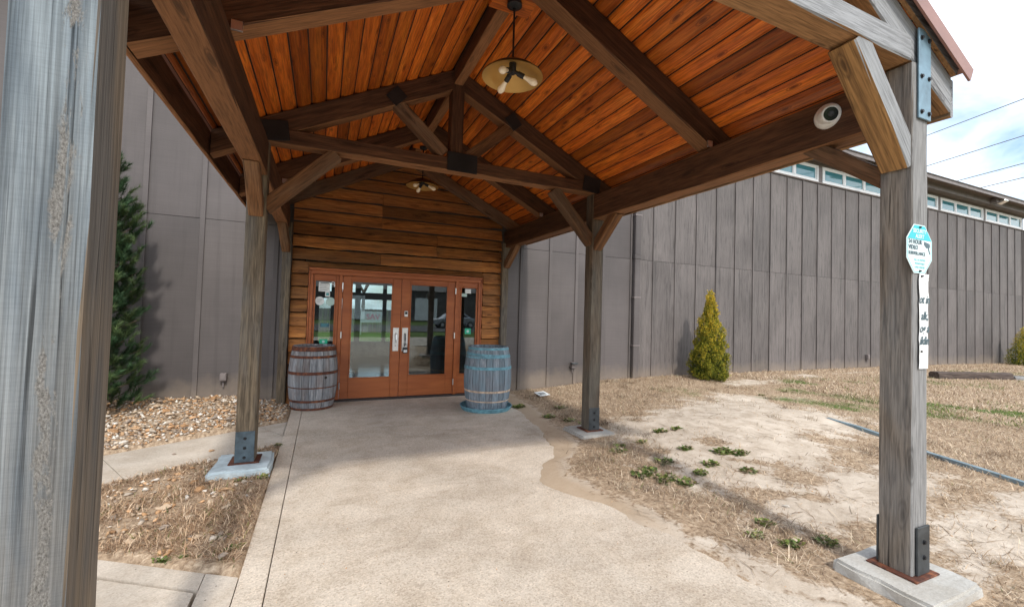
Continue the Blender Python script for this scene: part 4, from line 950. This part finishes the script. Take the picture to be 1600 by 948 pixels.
# dark pine on the left
def pine(x, y, H, label):
    r = np.random.default_rng(5); zb = gz(x, y)-.03
    e = empty('pine_tree', (x, y, zb), label, 'tree')
    tr = MB().tube([(x, y, zb-.1), (x+.02, y, zb+H*.5), (x+.0, y, zb+H*.97)], [.055, .035, .008], 8)
    shoots = []
    nb = 110
    for i in range(nb):
        u = .03+.93*(i/nb); a = i*2.399+r.uniform(-.4, .4)
        reach = np.interp(u, [0, .12, .35, .6, .75, .85, 1], [.36, .40, .38, .33, .25, .16, .05])*r.uniform(.75, 1.15)
        p0 = np.array([x, y, zb+u*H]); d = np.array([math.cos(a), math.sin(a), .25+.5*u]); p1 = p0+d*reach
        tr.tube([p0, (p0+p1)/2+np.array([0, 0, -.02]), p1], [.012, .008, .005], 5)
        for k in range(13 if u < .75 else 4):
            t_ = r.uniform(.35, 1.0); q = p0+(p1-p0)*t_+r.normal(0, .035, 3)
            sd = d*.7+np.array([r.normal(0, .5), r.normal(0, .5), .55+.6*u]); sd /= np.linalg.norm(sd); shoots.append((q, sd, r.uniform(.09, .17), u, t_))
    for k in range(7):  # leader shoots
        shoots.append((np.array([x, y, zb+H*(.86+.02*k)]), np.array([r.normal(0, .22), r.normal(0, .22), 1.0]), .2, 1, 1))
    tr.build('trunk', 'bark', e)
    Vv = []; C = []; nper = 84
    for (q, sd, L, u, t_) in shoots:
        o1 = np.cross(sd, [.3, .5, .8]); o1 /= np.linalg.norm(o1); o2 = np.cross(sd, o1)
        s = r.uniform(0, 1, nper); a = r.uniform(0, 6.28, nper); spread = r.uniform(.35, .8, nper)
        od = np.cos(a)[:, None]*o1+np.sin(a)[:, None]*o2
        nd = sd[None]*(1-spread[:, None]*.55)+od*spread[:, None]; nd /= np.linalg.norm(nd, axis=1, keepdims=True)
        b = q[None]+sd[None]*(s*L)[:, None]; tip = b+nd*r.uniform(.055, .10, nper)[:, None]; w = np.cross(nd, sd[None]); w = w/np.maximum(np.linalg.norm(w, axis=1, keepdims=True), 1e-5)*.0028
        Vv.append(np.stack([b-w, b+w, tip], 1).reshape(-1, 3))
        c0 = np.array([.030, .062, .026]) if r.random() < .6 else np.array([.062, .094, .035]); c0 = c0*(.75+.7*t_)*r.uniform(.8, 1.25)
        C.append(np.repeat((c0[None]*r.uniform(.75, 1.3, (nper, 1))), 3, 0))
    Vv = np.concatenate(Vv); C = np.concatenate(C); n = len(Vv)//3
    link(bpy.data.objects.new('needles', np_mesh('needles', Vv, np.arange(3*n), np.full(n, 3), 'leaf', C)), e)
pine(-2.62, 7.25, 3.45, 'dark green pine growing from gravel against the taupe wall')

# ------------------------------------------------------------------ grass, gravel, weeds
def blades(name, P, L, W_, tilt, cols, r, kind='stuff'):
    n = len(P); a = r.uniform(0, 2*np.pi, n); d = np.stack([np.cos(a), np.sin(a)], 1)
    st, ct = np.sin(tilt), np.cos(tilt)
    side = np.stack([-d[:, 1], d[:, 0], np.zeros(n)], 1)*W_[:, None]
    b = P; m1 = P+np.stack([d[:, 0]*st*L*.45, d[:, 1]*st*L*.45, ct*L*.55], 1)
    cur = np.clip(tilt+r.uniform(.2, .9, n), 0, 1.75)
    tip = m1+np.stack([d[:, 0]*np.sin(cur)*L*.55, d[:, 1]*np.sin(cur)*L*.55, np.cos(cur)*L*.5], 1)
    tip[:, 2] = np.maximum(tip[:, 2], P[:, 2]+.004)
    Vv = np.stack([b-side, b+side, m1+side*.8, m1-side*.8, tip], 1).reshape(-1, 3)
    base = np.arange(n)[:, None]*5
    Fx = np.concatenate([base+np.array([[0, 1, 2, 3]]), base+np.array([[3, 2, 4]])], 1).ravel()
    m = np_mesh(name, Vv, Fx, np.tile([4, 3], n), 'grass', np.repeat(cols, 5, 0))
    o = link(bpy.data.objects.new(name, m)); tag(o, kind=kind); return o
straw = np.array([[.51, .375, .25], [.39, .275, .175], [.62, .485, .345], [.24, .162, .105], [.33, .25, .185], [.72, .60, .45]])
greens = np.array([[.10, .15, .035], [.15, .20, .05], [.07, .12, .03], [.20, .22, .06]])
def pick(r, n, g): 
    c = straw[r.integers(0, len(straw), n)]*r.uniform(.7, 1.2, (n, 1)); k = greens[r.integers(0, len(greens), n)]*r.uniform(.8, 1.25, (n, 1))
    return np.where(g[:, None], k, c)
r = np.random.default_rng(77)
# right, near
n = 150000; x = r.uniform(2.2, 9.5, n); y = r.uniform(.6, 7.95, n); e_ = x-sand_edge(y); s_ = sandfun(x, y)
strip = np.exp(-((x-3.25-.10*(y-4))/.55)**2)                      # thatch strip along the path edge
dens = np.clip(1.0-1.25*s_, 0.015, 1)*(.45+.55*np.clip(wob(x, y, 4, 3)+.5, 0, 1))*sst(.25, .75, e_) + .5*strip*sst(.2, .6, e_)*np.clip(wob(x, y, 5, 30)+.35, 0, 1)
keep = (r.uniform(0, 1, n) < dens) & ~((np.abs(x-3.31) < .34) & (np.abs(y-1.49) < .33)) & ~((np.abs(x-3.31) < .27) & (np.abs(y-4.89) < .28))
x, y = x[keep], y[keep]; n = len(x); P = np.stack([x, y, hfun(x, y)-.003], 1); g = r.uniform(0, 1, n) < np.clip(greenfun(x, y)*1.2-.45, .015, .6)
blades('dry_lawn_grass', P, r.uniform(.04, .12, n), r.uniform(.0012, .0028, n), r.uniform(.7, 1.5, n), pick(r, n, g), r)
# right, far
n = 70000; x = 9.3+18*r.uniform(0, 1, n)**1.3; y = r.uniform(-.5, 7.95, n); keep = r.uniform(0, 1, n) < np.clip(1-1.1*sandfun(x, y), .05, 1)
x, y = x[keep], y[keep]; n = len(x); P = np.stack([x, y, hfun(x, y)-.003], 1); g = r.uniform(0, 1, n) < np.clip(greenfun(x, y)*1.6-.5, .01, .8)
blades('far_lawn_grass', P, r.uniform(.05, .11, n), r.uniform(.003, .006, n), r.uniform(.5, 1.35, n), pick(r, n, g), r)
# left bed
n = 60000; x = r.uniform(-2.6, -.36, n); y = r.uniform(2.9, 5.6, n); u = (x+.4)*(-.5)+(y-6.73)*.865
keep = (u < -.95+.03*wob(x, y, 9)) & (y > 3.08-.62*(x+.39)+.05*wob(x, y, 8, 4)) & (x < -.42+.035*wob(x, y, 10, 8)) & ~((np.abs(x+.65) < .26) & (np.abs(y-4.89) < .28))
gap = np.clip(.7+.8*wob(x, y, 4.2, 15)+.4*wob(x, y, 12, 21), .08, 1); keep &= r.uniform(0, 1, len(x)) < gap
x, y = x[keep], y[keep]; n = len(x); P = np.stack([x, y, hfun(x, y)-.004], 1); g = r.uniform(0, 1, n) < .04
cc = pick(r, n, g)*np.array([[.98, .90, .84]])
blades('dead_bed_grass', P, r.uniform(.04, .115, n), r.uniform(.0014, .003, n), r.uniform(.65, 1.52, n), cc, r)
# shaggy clumps round the sand and along the path edge
def clumps(name, cx, cy, r, per, lmin, lmax, dark):
    k = len(cx); x = np.repeat(cx, per)+r.normal(0, .05, k*per); y = np.repeat(cy, per)+r.normal(0, .05, k*per); n = k*per
    P = np.stack([x, y, hfun(x, y)-.003], 1); base = straw[np.repeat(r.integers(0, 6, k), per)]*np.repeat(r.uniform(dark, 1.05, k), per)[:, None]
    base = base*r.uniform(.7, 1.25, (n, 1))
    return blades(name, P, r.uniform(lmin, lmax, n), r.uniform(.0012, .0026, n), np.clip(r.normal(1.05, .35, n), .2, 1.5), base, r)
k = 1500; cx = r.uniform(2.4, 8.5, k); cy = r.uniform(.9, 7.8, k); e_ = cx-sand_edge(cy); s_ = sandfun(cx, cy)
pr_ = (np.clip(1-1.3*s_, .05, 1)*np.clip(.4+.9*wob(cx, cy, 3.1, 6, 8), 0.02, 1)*sst(.2, .6, e_)*.5 + np.exp(-((e_-.75)/.35)**2)*np.clip(wob(cx, cy, 4, 31)+.35, .05, 1))
kp = (r.uniform(0, 1, k) < pr_) & ~((np.abs(cx-3.31) < .40) & (np.abs(cy-1.49) < .40)) & ~((np.abs(cx-3.31) < .33) & (np.abs(cy-4.89) < .33))
clumps('dead_grass_clumps', cx[kp], cy[kp], r, 46, .05, .16, .45)
# loose stems lying on the sand
n = 1800; x = r.uniform(2.3, 7, n); y = r.uniform(1.0, 5.5, n); keep = (x-sand_edge(y) > .1); x, y = x[keep], y[keep]; n = len(x)
P = np.stack([x, y, hfun(x, y)+.003], 1)
blades('fallen_stems', P, r.uniform(.08, .28, n), r.uniform(.0012, .003, n), np.full(n, 1.52), straw[r.integers(0, 6, n)]*r.uniform(.45, 1, (n, 1)), r)
# gravel
def rock_proto(seed):
    bm = bmesh.new(); rr_ = random.Random(seed)
    for i in range(11):
        v = Vector((rr_.gauss(0, 1), rr_.gauss(0, 1), rr_.gauss(0, 1))).normalized(); bm.verts.new((v.x*rr_.uniform(.8, 1.1), v.y*rr_.uniform(.55, .8), v.z*rr_.uniform(.28, .45)))
    ch = bmesh.ops.convex_hull(bm, input=bm.verts[:]); bmesh.ops.delete(bm, geom=[g for g in ch['geom_interior'] if isinstance(g, bmesh.types.BMVert)], context='VERTS')
    bmesh.ops.bevel(bm, geom=bm.edges[:], offset=.05, segments=1, affect='EDGES') if False else None
    bm.verts.index_update(); v = np.array([q.co[:] for q in bm.verts]); f = np.array([[q.index for q in ff.verts] for ff in bm.faces]); bm.free(); return v, f
protos = [rock_proto(i) for i in range(14)]
rockc = np.array([[.46, .36, .26], [.54, .46, .37], [.44, .28, .16], [.37, .215, .11], [.64, .59, .52], [.48, .36, .25], [.31, .25, .20], [.54, .33, .18]])
def rots(r, n, tilt):
    az = r.uniform(0, 6.28, n); tx = r.normal(0, tilt, n); ty = r.normal(0, tilt, n); out_ = np.zeros((n, 3, 3))
    for i in range(n): out_[i] = np.array((Matrix.Rotation(az[i], 3, 'Z') @ Matrix.Rotation(tx[i], 3, 'X') @ Matrix.Rotation(ty[i], 3, 'Y')))
    return out_
def rock_cloud(name, P, sz, r, tilt=.35):
    Vv, Fx, C = [], [], []; k = 0; R_ = rots(r, len(P), tilt)
    for i in range(len(P)):
        v, f = protos[r.integers(0, 14)]; Vv.append((v*sz[i]) @ R_[i].T+P[i]); Fx.append(f+k); k += len(v)
        C.append(np.repeat((rockc[r.integers(0, 8)]*r.uniform(.75, 1.2))[None], len(v), 0))
    Fx = np.concatenate(Fx); m = np_mesh(name, np.concatenate(Vv), Fx.ravel(), np.full(len(Fx), 3), 'rock', np.concatenate(C))
    return tag(link(bpy.data.objects.new(name, m)), kind='stuff')
n = 8200; x = r.uniform(-4.2, -.36, n); y = r.uniform(4.6, 7.98, n); u = (x+.4)*(-.5)+(y-6.73)*.865
keep = (u > .03+.04*wob(x, y, 9, 2)) & (x < -.43) & ~((x+.105)**2+(y-7.6)**2 < .36**2); x, y = x[keep], y[keep]; n = len(x)
rock_cloud('gravel', np.stack([x, y, hfun(x, y)+r.uniform(-.005, .03, n)], 1), r.uniform(.015, .042, n)*r.uniform(.8, 1.1, n), r, .5)
n = 600; x = r.uniform(-2.2, -.45, n); y = r.uniform(3.1, 5.4, n); u = (x+.4)*(-.5)+(y-6.73)*.865
keep = (u < -.97) & (y > 3.1-.62*(x+.39)) & (wob(x, y, 4.2, 15) < .1); x, y = x[keep], y[keep]; n = len(x)
rock_cloud('bed_gravel', np.stack([x, y, hfun(x, y)+.012], 1), r.uniform(.012, .038, n), r)
n = 1500; x = r.uniform(2.3, 8, n); y = r.uniform(1.0, 6, n); keep = (x-sand_edge(y) > .02) & (r.uniform(0, 1, n) < .25+.75*np.clip(wob(x, y, 3, 19), 0, 1)); x, y = x[keep], y[keep]; n = len(x)
rock_cloud('sand_pebbles', np.stack([x, y, hfun(x, y)+.002], 1), r.uniform(.004, .013, n), r)
n = 260; x = r.uniform(-.3, 2.4, n)**1.0; y = r.uniform(1.4, 7.6, n); rock_cloud('path_grit', np.stack([x, y, np.full(n, .002)], 1), r.uniform(.003, .0075, n), r)
# bigger single stones
rp_m = []
for i, (v, f) in enumerate(protos[:8]):
    m = bpy.data.meshes.new('rock'); m.from_pydata(v.tolist(), [], f.tolist()); m.materials.append(M['rock']); setattr_col(m, 'col', np.repeat(np.append(rockc[i], 1)[None], len(v), 0)); rp_m.append(m)
def stone(x, y, s, label, group, z=None):
    o = bpy.data.objects.new('stone', random.choice(rp_m)); zz = (gz(x, y) if z is None else z)+s*.28
    link(o, None, Matrix.Translation((x, y, zz)) @ Matrix.Rotation(random.uniform(0, 6.28), 4, 'Z') @ Matrix.Rotation(random.gauss(0, .2), 4, 'X') @ Matrix.Diagonal((s, s, s, 1)))
    tag(o, label, 'stone', group)
k = 0
while k < 46:
    x = random.uniform(-2.5, -.46); y = random.uniform(5.6, 7.85); u = (x+.4)*(-.5)+(y-6.73)*.865
    if u < .08: continue
    stone(x, y, random.uniform(.045, .068), 'large pale limestone chip on top of the gravel beneath the wall', 'large chips in the gravel bed', gz(x, y)+.025); k += 1
for (x, y, s) in ((-.98, 4.62, .05), (-.90, 4.42, .058), (-.75, 4.1, .05), (-.70, 4.35, .055), (-1.05, 4.1, .06), (-.83, 3.85, .045), (-.62, 3.95, .05), (-.58, 4.48, .045), (-.95, 3.75, .055), (-1.1, 3.62, .05), (-.72, 3.55, .04), (-.52, 3.22, .048)):
    stone(x, y, s, 'pale stone lying in the dead grass bed beside the path', 'stones in the grass bed')
stone(-1.05, 5.62, .035, 'small lone stone on the diagonal side walk', None, -.006); stone(-1.38, 5.62, .03, 'little flat stone chip on the side walk close to the gravel', None, -.006)
stone(3.62, 2.42, .035, 'pinkish pebble on the sand near the thatch strip', None)
# weeds
def weed(x, y, s, label, seed, nl=26, group=None, spread=.45):
    r = np.random.default_rng(seed); z = gz(x, y); Vv, C = [], []
    for i in range(nl):
        a = r.uniform(0, 6.28); el = r.uniform(.1, 1.1); L = s*r.uniform(.3, .75); w = L*r.uniform(.18, .32); b = np.array([x+s*spread*np.clip(r.normal(), -1.5, 1.5), y+s*spread*.7*np.clip(r.normal(), -1.5, 1.5), 0]); b = b if i else np.array([x, y, 0]); b[2] = gz(b[0], b[1])
        d = np.array([math.cos(a)*math.cos(el), math.sin(a)*math.cos(el), math.sin(el)]); sd = np.array([-math.sin(a), math.cos(a), 0])
        m1 = b+d*L*.55; tip = b+d*L*np.array([1, 1, .65]); Vv.append(np.stack([b, m1+sd*w, tip, m1-sd*w])); C.append(np.repeat(((greens[r.integers(0, 4)]*r.uniform(.8, 1.7) if r.random() < .7 else straw[r.integers(0, 6)]*.8))[None], 4, 0))
    n = len(Vv); m = np_mesh('weed', np.concatenate(Vv), (np.arange(n)[:, None]*4+np.array([[0, 1, 2, 3]])).ravel(), np.full(n, 4), 'leaf', np.concatenate(C))
    tag(link(bpy.data.objects.new('weed', m)), label, 'weed', group)
wl = [('tuft of green weed by the blue tray at the lawn edge', [(3.07, 6.62, .12)]),
      ('green weed among dead grass behind the low concrete footing', [(3.67, 6.29, .11), (3.38, 5.5, .10), (3.2, 5.8, .10), (3.5, 5.3, .09)]),
      ('low green weed clump in the thatch strip along the sand', [(3.13, 4.04, .11), (3.28, 4.2, .09), (3.6, 4.2, .08), (4.07, 4.4, .10), (4.3, 4.35, .08), (3.35, 3.55, .10), (3.10, 3.25, .12), (3.22, 3.12, .10), (2.95, 3.42, .11), (3.08, 3.45, .09), (4.14, 3.48, .12), (4.28, 3.38, .10), (3.97, 3.04, .09), (3.75, 3.3, .09), (3.5, 3.2, .08), (3.85, 3.75, .09)]),
      ('green rosette weed on the sand in front of the chipped footing', [(3.09, 2.02, .095), (3.36, 1.95, .09), (2.96, 2.2, .07), (3.2, 2.3, .08)]),
      ('bright green weed leaf tuft in the dead grass bed by the path border', [(-.47, 3.32, .055), (-.55, 3.5, .04), (-.86, 3.34, .05), (-.74, 3.34, .03)]),
      ('green weed sprouting from the joint between path border and side walk', [(-.43, 5.62, .07), (-.43, 5.9, .05)]),
      ('green weed in front of the pale blue footing', [(-.46, 4.55, .07), (-.62, 4.56, .05)]),
      ('green grass tuft on the lawn beyond the sand', [(7.78, 5.7, .07), (8.6, 5.8, .07), (8.3, 3.8, .07), (9.2, 4.8, .07), (7.6, 3.3, .07)])]
sd = 100
for lab, pts in wl:
    for (x, y, s) in pts: weed(x, y, s, lab, sd, 130, lab.replace('weed ', 'weeds ', 1).replace('tuft ', 'tufts ', 1) if len(pts) > 1 else None); sd += 1

# ------------------------------------------------------------------ lawn things
pts = [(6.88, 4.0), (6.75, 3.53), (6.55, 3.0), (6.39, 2.63), (6.25, 2.2), (6.16, 1.83), (6.0, 1.2), (5.9, .2)]
vs = []
for i, (x, y) in enumerate(pts):
    z = gz(x, y); d = Vector((pts[min(i+1, 7)][0]-pts[max(i-1, 0)][0], pts[min(i+1, 7)][1]-pts[max(i-1, 0)][1])).normalized(); n_ = Vector((-d.y, d.x))*.035
    hgt = .04*(0.15 if i == 0 else 1)
    vs += [(x-n_.x, y-n_.y, z-.03), (x+n_.x, y+n_.y, z-.03), (x+n_.x*.8, y+n_.y*.8, z+hgt), (x-n_.x*.8, y-n_.y*.8, z+hgt)]
fs = [(i*4+k, i*4+(k+1) % 4, (i+1)*4+(k+1) % 4, (i+1)*4+k) for i in range(7) for k in range(4)]+[(3, 2, 1, 0), (28, 29, 30, 31)]
M['edging'] = simple('edging_blue_grey', (.17, .235, .27), .6, 0, .25)
tag(MB().add(vs, fs).build('lawn_edging', 'edging'), 'blue-grey strip edging curving across the lawn behind the signed post', 'edging')
z = gz(16, 5.9); o = beam('landscape_timber', (15.2, 6.15, z+.07), (17.5, 5.50, z+.07), .26, .20, 'log', None, ch=.04, jit=.02); tag(o, 'dark weathered landscape timber lying on the lawn', 'timber')
z = gz(18.6, 5.3); o = beam('landscape_timber', (17.6, 5.48, z+.03), (20.3, 4.7, z+.03), .24, .13, 'post_grey', None, ch=.03, jit=.015); tag(o, 'pale half-buried landscape timber beyond the dark one', 'timber')
e = empty('valve_cover', (3.87, 7.31, gz(3.87, 7.31)), 'small white printed card lying tilted on the dead grass', 'card')
Mw = Matrix.Translation((3.87, 7.31, gz(3.87, 7.31)+.05)) @ Matrix.Rotation(.3, 4, 'Z') @ Matrix.Rotation(.22, 4, 'X')
MB().box((-.13, -.09, -.006), (.13, .09, .006), .002).build('card', 'paper_white', e, Mw); MB().box((-.08, -.055, .0062), (.08, .045, .0075)).build('print', 'ink_grey', e, Mw)
e.name = 'printed_card'
# wires on two poles (poles stand outside the picture)
M['pole'] = wood('utility_pole_wood', (.2, .15, .11, 1), (.13, .1, .075, 1), (.06, .045, .035, 1), .9, .6, 0)
wd = Vector((-1.2, -3.9, 0)).normalized(); pc_ = Vector((30, 12.4, 0))
for s, lab in ((38, 'tall utility pole behind the building'), (-36, 'tall utility pole far to the right of the canopy')):
    p = pc_-wd*s
    e = empty('utility_pole', (p.x, p.y, 0), lab, 'utility pole'); MB().tube([(p.x, p.y, -.3), (p.x, p.y, 12.6)], [.16, .11], 10).build('shaft', 'pole', e)
    MB().box((p.x-.9, p.y-.05, 11.85), (p.x+.9, p.y+.05, 11.97), .005).build('crossarm', 'pole', e)
for hz, lab, px_ in ((12.0, 'thin topmost power line across the pale sky', 0), (10.3, 'power line second from the top of the sky', 0), (9.03, 'power line third from the top, just above the roof', 0), (8.38, 'lowest power line dipping behind the eave', 0)):
    pts = []
    for i in range(25):
        s = -36+74*i/24; p = pc_-wd*s; sag = .9*(((s-1)/37)**2); pts.append((p.x+.12, p.y, hz-.0+sag*.6))
    tag(MB().tube(pts, .019, 6).build('power_line', 'cable'), lab, 'power line', 'power lines')

# ------------------------------------------------------------------ what the door glass mirrors, and the lawn behind the lobby windows
M['asphalt'] = simple('asphalt', (.055, .055, .058), .9, 0, .2, (3, 3, 3), .3)
tag(MB().box((-120, -29, -.14), (120, -17, -.10)).build('road', 'asphalt'), kind='structure')
tag(MB().box((-4, -9.0, -.14), (9, -3.2, -.02)).build('front_apron', 'walk'), kind='structure')
e = empty('workshop', (14, -46, -.15), 'grey gabled workshop across the road', 'building')
MB().box((-6, -54, -.2), (34, -46, 4.2)).build('wall', 'panel', e)
MB().prism([(-54.4, 4.2), (-50, 5.8), (-45.6, 4.2)], -6.4, 34.4, 'X').build('roof', 'roofdark', e)
for x in (2, 12, 22): MB().box((x, -45.97, 0), (x+3.2, -45.9, 3.2), .01).build('roller_door', 'vinyl', e)
def car(x, y, label):
    e = empty('parked_car', (x, y, -.10), label, 'car'); z0 = -.10
    M['carpaint'] = simple('car_silver', (.42, .44, .47), .25, .5, .05, bump=0)
    prof = [(-2.2, .35), (-2.15, .75), (-1.3, .92), (-.75, 1.38), (.75, 1.42), (1.45, 1.0), (2.15, .9), (2.22, .38), (1.75, .30), (-1.75, .30)]
    bm = bmesh.new(); vs0 = [bm.verts.new((x+p[0], y-.85+(.12 if p[1] > 1.2 else 0), z0+p[1])) for p in prof]; vs1 = [bm.verts.new((x+p[0], y+.85-(.12 if p[1] > 1.2 else 0), z0+p[1])) for p in prof]
    n = len(prof); bm.faces.new(vs0); bm.faces.new(vs1[::-1])
    for i in range(n): bm.faces.new((vs0[i], vs1[i], vs1[(i+1) % n], vs0[(i+1) % n]))
    bmesh.ops.recalc_face_normals(bm, faces=bm.faces); bmesh.ops.bevel(bm, geom=bm.edges[:], offset=.06, segments=2, affect='EDGES')
    m = bpy.data.meshes.new('body'); bm.to_mesh(m); bm.free(); m.materials.append(M['carpaint']); link(bpy.data.objects.new('body', m), e)
    for s in (-1, 1):
        yy = y+s*.80
        MB().prism([(x-1.1, z0+.98), (x-.7, z0+1.31), (x-.02, z0+1.34), (x-.02, z0+.98)], yy-.03, yy+.03).build('side_window', 'lens', e)
        MB().prism([(x+.03, z0+.98), (x+.03, z0+1.34), (x+.7, z0+1.33), (x+1.2, z0+1.0)], yy-.03, yy+.03).build('side_window', 'lens', e)
        for xx in (-1.35, 1.35):
            Mw = Matrix.Translation((x+xx, y+s*.78, z0+.32)) @ Matrix.Rotation(rad(90), 4, 'X')
            wh = MB().lathe([(.19, -.1), (.31, -.1), (.325, -.07), (.325, .07), (.31, .1), (.19, .1)], 24, True).build('wheel', 'rubber', e, Mw, True)
            MB().lathe([(.0, -.106), (.18, -.106), (.18, .106), (0, .106)], 14, False).build('rim', 'steel', wh, Mw)
    for s in (-1, 1): MB().box((x-2.24, y+s*.6-.15, z0+.62), (x-2.16, y+s*.6+.15, z0+.74), .01).build('headlight', 'whitepl', e)
car(11.5, -24, 'silver saloon car parked on the road opposite the entrance')
# street trees (mirrored) and trees on the back lawn
def btree(x, y, H, label, seed, bare=True):
    r = np.random.default_rng(seed); e = empty('roadside_tree', (x, y, -.1), label, 'tree', 'trees around the property')
    mb = MB(); stack = [(np.array([x, y, -.2]), np.array([0, 0, 1.0]), H*.35, .02*H, 0)]
    tips = []
    while stack:
        p, d, L, w, lv = stack.pop(); q = p+d*L; mb.tube([p, (p+q)/2+r.normal(0, .03*L, 3), q], [w, w*.8, w*.6], 5 if lv else 8)
        if lv < 4:
            for k in range(3):
                nd = d*.75+r.normal(0, .48, 3); nd[2] = abs(nd[2])*.8+.15; nd /= np.linalg.norm(nd); stack.append((q, nd, L*r.uniform(.6, .8), w*.58, lv+1))
        else: tips.append(q)
    mb.build('trunk', 'bark', e); n = len(tips)*14; T_ = np.repeat(np.array(tips), 14, 0)+r.normal(0, .35, (n, 3)); a = r.normal(0, .07, (n, 3)); b = r.normal(0, .07, (n, 3))
    Vv = np.stack([T_, T_+a, T_+b], 1).reshape(-1, 3); c = np.repeat(np.array([[.13, .10, .05]])*r.uniform(.6, 1.3, (n, 1)), 3, 0)
    link(bpy.data.objects.new('crown', np_mesh('crown', Vv, np.arange(3*n), np.full(n, 3), 'leaf', c)), e)
btree(2.5, 31, 8, 'bare tree on the lawn behind the lobby windows', 31); btree(6.5, 35, 9, 'tall bare tree farther back behind the lobby', 32); btree(-3, 33, 8, 'slender bare tree left of the back lawn', 34)
btree(-14, -38, 9, 'bare tree beside the workshop across the road', 33)
e = empty('roadside_banner', (2.75, 27, -.02), 'grey banner with pink lettering on the back lawn', 'banner')
flat('banner_pink', (.42, .09, .16)); flat('banner_grey', (.36, .38, .39))
MB().box((2.05, 27, .72), (3.45, 27.04, 1.38), .005).build('sheet', 'banner_grey', e)
for x in (2.08, 3.42): MB().tube([(x, 27.08, -.1), (x, 27.08, 1.6)], .035, 8).build('stake', 'steel', e)
text_mesh('lettering', 'SAV', .46, 'banner_pink', e, facing(2.75, 26.99, 1.05))
# fence on the back lawn
e = empty('board_fence', (3, 29.4, -.02), 'grey board fence across the back lawn', 'fence')
for i in range(60): MB().box((-6+i*.3, 29.4, -.05), (-6+i*.3+.28, 29.43, 1.5+random.uniform(-.02, .02)), .004).build('board', 'panel_w', e)
